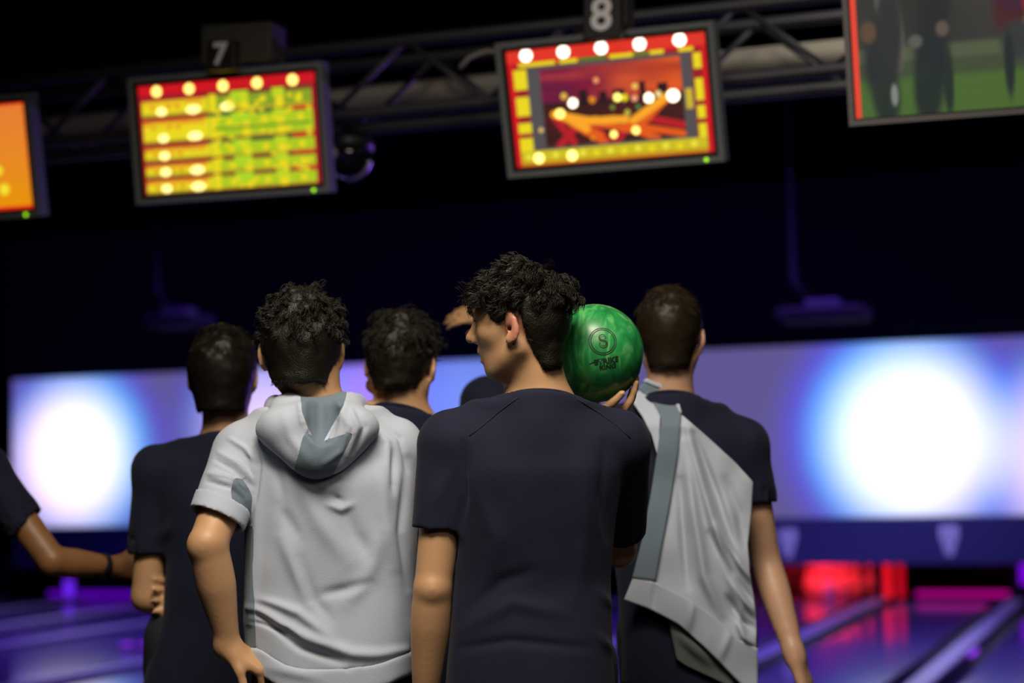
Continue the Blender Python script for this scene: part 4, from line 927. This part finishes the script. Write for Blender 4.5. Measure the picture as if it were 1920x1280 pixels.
Ph = folds(Ph+Nh*(vnoise(Ph*22, 5)*0.003)[:, None], Nh, [([(640, 765), (655, 800), (640, 845), (610, 868)], 6, 0.006), ([(668, 768), (685, 800), (665, 850)], 5, -0.006), ([(655, 762), (670, 800), (650, 855)], 5, 0.005), ([(530, 770), (545, 820), (575, 860)], 9, 0.004), ([(641, 748), (622, 796), (607, 828)], 4.5, -0.014), ([(652, 750), (632, 802), (612, 836)], 5, 0.007), ([(558, 745), (568, 790), (588, 834)], 5, 0.006), ([(600, 745), (602, 790), (600, 822)], 9, -0.008)])
cen = Ph[Fh].mean(1); u, v = uvpx(cen)
dh = np.minimum(*[q[0](cen[:, 0], cen[:, 1], cen[:, 2]) for q in hole]); lin = (u > np.interp(v, [740, 770, 800, 828], [563, 566, 576, 592])) & (u < np.interp(v, [740, 765, 800, 828], [650, 642, 622, 606])) & (v < 829) & (cen[:, 1] < 4.16) & (Nh[Fh[:, 0], 1] < 0.3)
band = ~lin & (cen[:, 1] < 4.10) & (v > np.interp(u, [565, 606, 662], [806, 827, 808])) & (u > np.interp(v, [806, 886], [571, 550])) & (u < np.interp(v, [810, 886], [664, 626]))
Ph = even_seams(Ph, Fh, lin*1+band*2)
for nm, mk, mm, lb in (('hood', ~lin & ~band, T_grey, None), ('hood_lining', lin, T_slate, 'slate grey lining inside the hood'), ('hood_panel', band, T_slate, 'slate grey panel across the hood')):
    Pm, Fm = part_mesh(Ph, Fh, mk); B.child(nm, Pm, Fm, mm, lb)
B.hair([(HB.p(-0.01, 0, 0.080), (0.095, 0.098, 0.070)), (HB.p(-0.03, 0, 0.030), (0.080, 0.086, 0.070))], H_dark, nstr=5000, length=(0.025, 0.045), curl=0.004, period=0.03, up=0.28, seed=8, nape=-0.064, wide=1.16, lo_u=0.03, bumps=0.006, side_len=0.016)

def tee_person(Y, H, label, skin, neck, nbase, shs, rows, arms, hip, feet, collar_c, collar_n, hair_m, blobs, hair_kw, seed, hem=0.74, extra_skin=(), lines=(), trap=0.060, crad=0.070):
    p = Person(Y, H, label, skin, 0.0085); b = p.body
    b.add(rc(neck, nbase, 0.057, 0.062), 0.03)
    for j in shs: b.add(rc(nbase-[0, 0, 0.03], j, 0.046, 0.048), 0.04)
    for q, k in extra_skin: b.add(q, k)
    R = torso_rows(rows); b.add(loft(core(R), 2.3, -0.012), 0.02); slv = []
    for j, (e, w_, t, hand, cn) in zip(shs, arms):
        b.add(rc(j, e, 0.049, 0.039), 0.03); tube3(b, e, e+(w_-e)*0.25, w_, 0.0385, 0.0405, 0.026, 0.006); add_hand(b, w_, *hand[0], **hand[1]); slv.append((j, e, t, 0.062, 0.060, cn))
    p.finish_body(feet, hip)
    P, F = simple_shirt(p, R, shs, slv, nbase-[0, 0, 0.03], collar_n, collar_c, (hem,), T_navy, 0.0085, 0.012, seed, lines=lines, trap=trap, nr=crad+0.002)
    p.child('t_shirt', P, F, T_navy); collar(p, collar_c, collar_n, crad, crad, T_navy, 0.005)
    p.hair(blobs, hair_m, **hair_kw); return p
def feet_at(x0, x1, Y): return [V(x0, 900, Y)*[1, 1, 0], V(x1, 900, Y+0.04)*[1, 1, 0]]
relaxed = ((20, 25, 15), (24, 28, 15), (26, 30, 18), (28, 30, 18))

# ---- leftmost of the row, arms crossed
HC = HF(V(418, 712, 4.9), math.radians(2), 0.0, 0.0, 1.02)
tee_person(4.9, HC, 'young man in navy t-shirt with arms folded, standing left of the grey hooded top', S_warm, V(421, 735, 4.88), V(424, 820, 4.9),
    [V(297, 882, 4.9), V(540, 880, 4.92)], [(420, 835, 75, 4.9, 0.060), (420, 872, 118, 4.9, 0.095), (420, 930, 112, 4.9, 0.115), (424, 1040, 102, 4.9, 0.110), (418, 1150, 102, 4.9, 0.105), (392, 1280, 112, 4.9, 0.112)],
    [(V(274, 1118, 4.90), V(395, 1085, 5.07), 0.66, (((0.8, 0.1, 0.1), (0, -1, 0), 1, relaxed), {}), (0, 0, -1)),
     (V(535, 1105, 5.00), V(346, 1106, 5.005), 0.62, (((-0.24, -0.96, -0.02), (-1, 0.22, 0), -1, ((4, 8, 10),)*4), {}), None)],
    (V(395, 1250, 4.9)[0], 4.92, 0.90), feet_at(335, 460, 4.9), V(424, 825, 4.885), (0, 0.28, 1), H_black,
    [(HC.p(-0.012, 0, 0.078), (0.096, 0.104, 0.074)), (HC.p(-0.032, 0, 0.025), (0.080, 0.098, 0.082))], dict(nstr=1800, length=(0.02, 0.035), curl=0.002, up=0.25, seed=21, nape=-0.084, wide=1.25, lo_u=0.05, bumps=0.005, side_len=0.012), 31,
    lines=[([(330, 985), (290, 1010)], 12, 0.008)])

# ---- second head from the left behind the hood
HD = HF(V(752, 690, 4.75), math.radians(-12), 0.0, 0.06, 1.03)
tee_person(4.75, HD, 'young man in navy t-shirt seen from behind, between the grey hood and the profile face', S_warm, V(752, 705, 4.73), V(757, 768, 4.75),
    [V(652, 786, 4.75), V(868, 842, 4.78)], [(755, 790, 80, 4.75, 0.060), (752, 840, 120, 4.75, 0.095), (752, 900, 122, 4.75, 0.115), (752, 1040, 112, 4.75, 0.110), (752, 1150, 110, 4.75, 0.105), (752, 1290, 114, 4.75, 0.112)],
    [(V(640, 1000, 4.76), V(650, 1170, 4.80), 0.62, (((0, 0.1, -1), (0.9, 0.2, 0), 1, relaxed), {}), None), (V(872, 1050, 4.80), V(866, 1230, 4.86), 0.62, (((0, 0.1, -1), (-0.9, 0.2, 0), -1, relaxed), {}), None)],
    (V(752, 1230, 4.75)[0], 4.77, 0.91), feet_at(690, 815, 4.75), V(754, 774, 4.73), (0.22, 0.25, 1), H_dark,
    [(HD.p(-0.012, 0, 0.098), (0.098, 0.100, 0.074)), (HD.p(-0.035, 0, 0.040), (0.074, 0.086, 0.070)), (HD.p(0.055, -0.062, 0.062), (0.055, 0.052, 0.040)), (HD.p(-0.02, 0.0, 0.075), (0.080, 0.110, 0.055))], dict(nstr=3200, length=(0.03, 0.05), curl=0.003, up=0.3, seed=23, nape=-0.050, wide=1.0, lo_u=0.04, bumps=0.007, side_len=0.02), 33,
    extra_skin=[(rc(V(735, 730, 4.76), V(700, 722, 4.80), 0.035, 0.022), 0.02)], trap=0.058)

# ---- the one hidden behind the profile head, forearm raised
HE = HF(V(990, 618, 5.25), math.radians(0), 0.0, 0.0, 1.0)
tee_person(5.25, HE, 'young man in navy t-shirt with forearm raised, mostly hidden behind the profile head', S_tan if False else S_warm, V(990, 645, 5.24), V(990, 712, 5.25),
    [V(908, 752, 5.25), V(1080, 752, 5.27)], [(990, 725, 60, 5.25, 0.060), (990, 765, 100, 5.25, 0.095), (990, 830, 102, 5.25, 0.115), (990, 950, 96, 5.25, 0.110), (990, 1080, 92, 5.25, 0.105), (990, 1220, 98, 5.25, 0.112)],
    [(V(900, 950, 5.27), V(905, 1110, 5.32), 0.62, (((0, 0.1, -1), (0.9, 0.2, 0), 1, relaxed), {}), None), (V(1040, 640, 5.46), V(938, 592, 5.42), 0.60, (((-1, 0.05, 0.10), (0.1, 0.9, -0.7), -1, ((14, 18, 15),)*4), dict(spread=2, tout=15)), None)],
    (V(990, 1130, 5.25)[0], 5.27, 0.93), feet_at(935, 1045, 5.25), V(990, 700, 5.24), (0, 0.28, 1), H_dark,
    [(HE.p(-0.012, 0, 0.080), (0.092, 0.090, 0.066))], dict(nstr=900, length=(0.02, 0.035), curl=0.003, up=0.25, seed=25, nape=-0.07, lo_u=0.05), 35)

# ---- right of the ball, jacket over the shoulder
HFr = HF(V(1256, 640, 4.8), math.radians(-10), 0.0, 0.0, 1.0)
FP = tee_person(4.8, HFr, 'young man in navy t-shirt with grey jacket over his shoulder, right of the ball', S_pale, V(1256, 660, 4.79), V(1256, 752, 4.8),
    [V(1122, 832, 4.8), V(1394, 832, 4.8)], [(1258, 775, 82, 4.8, 0.060), (1258, 815, 128, 4.8, 0.095), (1262, 880, 128, 4.8, 0.112), (1272, 1000, 118, 4.8, 0.108), (1280, 1120, 112, 4.8, 0.102), (1290, 1280, 116, 4.8, 0.110)],
    [(V(1130, 1010, 4.92), V(1200, 860, 5.02), 0.60, (((0.3, -0.2, 0.9), (0.2, -0.9, 0), 1, ((50, 60, 40),)*4), {}), None), (V(1436, 1052, 4.83), V(1490, 1228, 4.74), 0.50, (((0.30, -0.05, -0.9), (-0.75, 0.45, -0.2), -1, relaxed), {}), (0.02, 0, -1))],
    (V(1290, 1230, 4.8)[0], 4.82, 0.91), feet_at(1225, 1350, 4.8), V(1258, 750, 4.78), (0.05, 0.28, 1), H_brown,
    [(HFr.p(-0.010, 0, 0.082), (0.090, 0.084, 0.066)), (HFr.p(-0.03, 0, 0.03), (0.078, 0.078, 0.07))], dict(nstr=1800, length=(0.016, 0.030), curl=0.0015, up=0.30, seed=27, nape=-0.072, wide=0.98, lo_u=0.06, bumps=0.004, side_len=0.008), 37)

# ---- reaching in from the left edge
HG = HF(V(-165, 690, 5.1), math.radians(-30), 0.0, 0.0, 1.0)
GP = tee_person(5.1, HG, 'person in dark t-shirt reaching in from the left edge with a bent arm', S_tan, V(-163, 712, 5.1), V(-160, 795, 5.1),
    [V(-285, 860, 5.12), V(-28, 880, 5.1)], [(-160, 815, 76, 5.1, 0.060), (-160, 855, 112, 5.1, 0.095), (-160, 920, 112, 5.1, 0.115), (-160, 1040, 106, 5.1, 0.110), (-160, 1150, 102, 5.1, 0.105), (-160, 1290, 106, 5.1, 0.112)],
    [(V(-300, 1080, 5.15), V(-290, 1250, 5.2), 0.62, (((0, 0.1, -1), (0.9, 0.2, 0), 1, relaxed), {}), None), (V(98, 1052, 5.03), V(215, 1062, 5.17), 0.62, (((0.9, 0.30, -0.1), (-0.2, 0.9, 0.1), -1, relaxed), {}), (0.85, 0, -0.8))],
    (V(-160, 1200, 5.1)[0], 5.12, 0.92), feet_at(-220, -100, 5.1), V(-160, 785, 5.09), (0, 0.28, 1), H_black,
    [(HG.p(-0.012, 0, 0.080), (0.092, 0.090, 0.066))], dict(nstr=600, length=(0.02, 0.035), curl=0.002, up=0.25, seed=29, nape=-0.08, lo_u=0.05), 39)
a0, a1 = V(182, 1061, 5.135), V(200, 1061, 5.155); dd = unit(a1-a0); uu_ = unit(np.cross(dd, [0, 0, 1])); vv_ = np.cross(dd, uu_)
Gb = np.array([[p+(uu_*math.cos(t)+vv_*math.sin(t))*0.0345 for t in np.linspace(0, 2*math.pi, 24, endpoint=False)] for p in (a0, (a0*2+a1)/3, (a0+a1*2)/3, a1)])
GP.child_me('wristband', Gb, M_dark, 0.004, True, 'dark band round the wrist')

# ------------------------------------------------------------------ the ball
def ball_mat():
    m = bpy.data.materials.new('green_pearl'); m.use_nodes = True; nt = m.node_tree; b = nt.nodes['Principled BSDF']
    b.inputs['Roughness'].default_value = 0.36; b.inputs['Coat Weight'].default_value = 0.12; b.inputs['Coat Roughness'].default_value = 0.22
    tc = nt.nodes.new('ShaderNodeTexCoord'); mp_ = nt.nodes.new('ShaderNodeMapping'); mp_.inputs['Rotation'].default_value = (0.3, 0.6, 0.5); mp_.inputs['Scale'].default_value = (30, 22, 7)
    n = nt.nodes.new('ShaderNodeTexNoise'); n.inputs['Scale'].default_value = 1.0; n.inputs['Detail'].default_value = 5; n.inputs['Distortion'].default_value = 1.6
    nt.links.new(tc.outputs['Object'], mp_.inputs['Vector']); nt.links.new(mp_.outputs['Vector'], n.inputs['Vector'])
    r = nt.nodes.new('ShaderNodeValToRGB'); e = r.color_ramp.elements; e[0].position = 0.34; e[0].color = (0.010, 0.165, 0.040, 1); e[1].position = 0.80; e[1].color = (0.22, 0.52, 0.18, 1)
    k = e.new(0.52); k.color = (0.022, 0.27, 0.070, 1)
    nt.links.new(n.outputs['Fac'], r.inputs['Fac']); nt.links.new(r.outputs['Color'], b.inputs['Base Color']); return m
bm = bmesh.new(); bmesh.ops.create_uvsphere(bm, u_segments=64, v_segments=40, radius=0.108)
ball = bm_obj('bowling_ball', bm, ball_mat(), None, True); ball.location = wpt(*BALL); ball.rotation_euler = (0, 0, TH)
tag(ball, 'green marbled bowling ball with S emblem held at the shoulder', 'bowling ball')
def on_ball(px, py, off=0.0003):
    d = ray(px, py); d = np.array([d@RT, d@FW, d[2]]); o = np.array([0, 0, CAMZ])-BALL; a = d@d; bq = 2*o@d; c = o@o-(0.108+off)**2
    t = (-bq-math.sqrt(bq*bq-4*a*c))/(2*a); return o+t*d
M_print = mat('ball_print', (0.006, 0.022, 0.007), 0.6)
# a tangent frame on the sphere for the print
c0 = unit(on_ball(1130.5, 639)); ex = unit(np.cross([0, 0, 1], c0)*1.0); ex = ex if ex[0] > 0 else -ex; ey = np.cross(c0, ex); ey = ey if ey[2] > 0 else -ey
def wrap(x, y, off=0.0004): return unit(c0*0.108+ex*x+ey*y)*(0.108+off)
def ring_print(r, wd, n=64):
    G = np.array([[wrap((r+s*wd)*math.cos(t), (r+s*wd)*math.sin(t)) for t in np.linspace(0, 2*math.pi, n, endpoint=False)] for s in (-1, 0, 1)]); return grid_me('emblem_ring', G, True)
for r in (0.0305, 0.0262): link('emblem_ring', ring_print(r, 0.0010), M_print, ball)
def stroke(pts, wds):
    pts = np.array(pts); T = np.gradient(pts, axis=0); T /= np.linalg.norm(T, axis=1, keepdims=True); Nn = np.stack([-T[:, 1], T[:, 0]], 1)
    return np.array([[wrap(*(p+n*s*w_)) for s in (-1, 0, 1)] for p, n, w_ in zip(pts, Nn, wds)])
ts = np.linspace(0, 1, 60)
ang1 = np.radians(np.interp(ts, [0, 1], [-20, 270])); ang2 = np.radians(np.interp(ts, [0, 1], [90, -210]))
up_ = np.stack([-0.0005+0.0072*np.cos(ang1), 0.0078+0.0070*np.sin(ang1)], 1); dn_ = np.stack([0.0005+0.0085*np.cos(ang2), -0.0070+0.0078*np.sin(ang2)], 1)
S_ = np.concatenate([up_, dn_]); wd = 0.0007+0.0019*np.exp(-((np.arange(120)-62)/24.0)**2)
link('emblem_letter', grid_me('emblem_letter', stroke(S_, wd)), M_print, ball)
link('emblem_letter', grid_me('emblem_letter', stroke(S_*0.72+[0.0002, 0], wd*0.45)), M_print, ball)
def ball_text(s, size, x, y, rot):
    me = text_me('lettering', s, size, 0.0, 0.0008); bm = bmesh.new(); bm.from_mesh(me); bmesh.ops.subdivide_edges(bm, edges=bm.edges[:], cuts=1); cr, sr = math.cos(rot), math.sin(rot)
    for q in bm.verts: q.co = Vector(wrap(x+q.co.x*cr-q.co.y*sr, y+q.co.x*sr+q.co.y*cr, 0.0005))
    bm.to_mesh(me); bm.free(); return link('lettering', me, M_print, ball)
ball_text('STRIKE', 0.0195, 0.008, -0.046, 0.15); ball_text('KING', 0.0180, 0.012, -0.0620, 0.15)
link('lettering', grid_me('lettering', stroke([(-0.036, -0.056), (-0.026, -0.050), (-0.016, -0.048), (-0.004, -0.045)], [0.0004, 0.0013, 0.001, 0.0004])), M_print, ball)

# ------------------------------------------------------------------ jacket slung over the shoulder
jk = empty('jacket', wpt(*(V(1260, 760, 4.62)*[1, 1, 0]+[0, 0, V(1260, 760, 4.62)[2]])), TH); jo = V(1260, 760, 4.62)
tag(jk, 'light grey jacket with slate stripe slung over a navy t-shirted back', 'jacket')
def pl_at(pl, t):
    pl = np.array(pl, float); d = np.concatenate([[0], np.cumsum(np.hypot(*np.diff(pl, axis=0).T))]); d /= d[-1]; return np.stack([np.interp(t, d, pl[:, 0]), np.interp(t, d, pl[:, 1])], -1)
def cloth(name, left, right, m, nu=30, nv=60, Yb=4.655, thick=0.006, fl=(), curve=0.45, label=None, seed=3, amp=0.005, yoff=0.0):
    t = np.linspace(0, 1, nv); L = pl_at(left, t); R = pl_at(right, t); G = np.zeros((nv, nu, 3)); PX = np.zeros((nv, nu, 2))
    for j in range(nu): PX[:, j] = L+(R-L)*(j/(nu-1))
    flat = PX.reshape(-1, 2); dep = np.full(len(flat), Yb+yoff); xc = np.interp(flat[:, 1], [740, 900, 1280], [1256, 1290, 1300])
    dep += curve*((flat[:, 0]-xc)*4.65/FPX)**2*2.2; dep += np.clip((800-flat[:, 1])/60, 0, 1)**1.5*0.10
    dep -= vnoise(np.stack([flat[:, 0]/38, flat[:, 1]/60, 0*flat[:, 0]], 1), seed)*amp
    for pl, wd, a in fl:
        d, tt_ = seg_dist(flat[:, 0], flat[:, 1], pl); dep -= 1.7*a*np.exp(-(d/wd)**2)*np.sin(np.pi*np.clip(tt_*0.9+0.05, 0, 1))**0.6
    for i, (q, Y) in enumerate(zip(flat, dep)): G[i//nu, i % nu] = V(q[0], q[1], Y)-jo
    me = grid_me(name, G, thick=thick); o = link(name, me, m, jk)
    if label: o['label'] = label
    return o
stripe_l = [(1196, 726), (1222, 752), (1240, 785), (1232, 850), (1220, 930), (1205, 1010), (1186, 1084)]
stripe_r = [(1212, 716), (1252, 740), (1277, 776), (1270, 850), (1258, 930), (1243, 1010), (1228, 1090)]
right_e = [(1277, 776), (1330, 822), (1380, 868), (1412, 903), (1409, 960), (1402, 1020), (1408, 1085), (1418, 1150), (1419, 1225)]
FO = [([(1290, 800), (1320, 920), (1355, 1040), (1390, 1140)], 9, 0.016), ([(1300, 815), (1345, 930), (1380, 1040)], 8, -0.012), ([(1285, 830), (1300, 950), (1320, 1080), (1350, 1150)], 11, 0.014), ([(1275, 900), (1282, 1010), (1290, 1100)], 8, -0.010),
      ([(1330, 1000), (1375, 1085), (1412, 1130)], 7, -0.012), ([(1345, 985), (1390, 1060), (1412, 1090)], 7, 0.014), ([(1375, 1085), (1400, 1130), (1416, 1150)], 6, 0.014), ([(1365, 1120), (1385, 1160), (1415, 1180)], 6, -0.014), ([(1380, 1150), (1395, 1195), (1417, 1210)], 7, 0.014), ([(1360, 900), (1385, 960), (1395, 1020)], 9, -0.008)]
cloth('main_panel', stripe_r[2:], right_e, T_grey, 60, 80, fl=FO, amp=0.006)
cloth('stripe', stripe_l, stripe_r, T_slate, 14, 60, label='slate grey stripe', yoff=-0.006)
cloth('piping', [(1206, 714), (1245, 730), (1264, 752), (1273, 773)], [(1212, 709), (1252, 725), (1270, 748), (1278, 776)], T_grey, 8, 24, yoff=-0.010)
cloth('left_panel', [(1190, 738), (1186, 756), (1204, 782), (1222, 815), (1232, 850)], [(1200, 732), (1222, 755), (1238, 782), (1236, 812), (1236, 850)], T_grey, 12, 30, yoff=-0.002)
hem_t = [(1188, 1080), (1230, 1092), (1290, 1122), (1340, 1156), (1385, 1198), (1421, 1215)]; hem_b = [(1170, 1124), (1220, 1142), (1272, 1170), (1322, 1214), (1372, 1264), (1421, 1312)]
cloth('waistband', hem_t, hem_b, T_grey, 14, 60, yoff=-0.012, fl=[([(1230, 1092), (1225, 1142)], 5, -0.004), ([(1300, 1130), (1290, 1180)], 6, 0.006), ([(1370, 1185), (1350, 1235)], 6, 0.006)], thick=0.012)
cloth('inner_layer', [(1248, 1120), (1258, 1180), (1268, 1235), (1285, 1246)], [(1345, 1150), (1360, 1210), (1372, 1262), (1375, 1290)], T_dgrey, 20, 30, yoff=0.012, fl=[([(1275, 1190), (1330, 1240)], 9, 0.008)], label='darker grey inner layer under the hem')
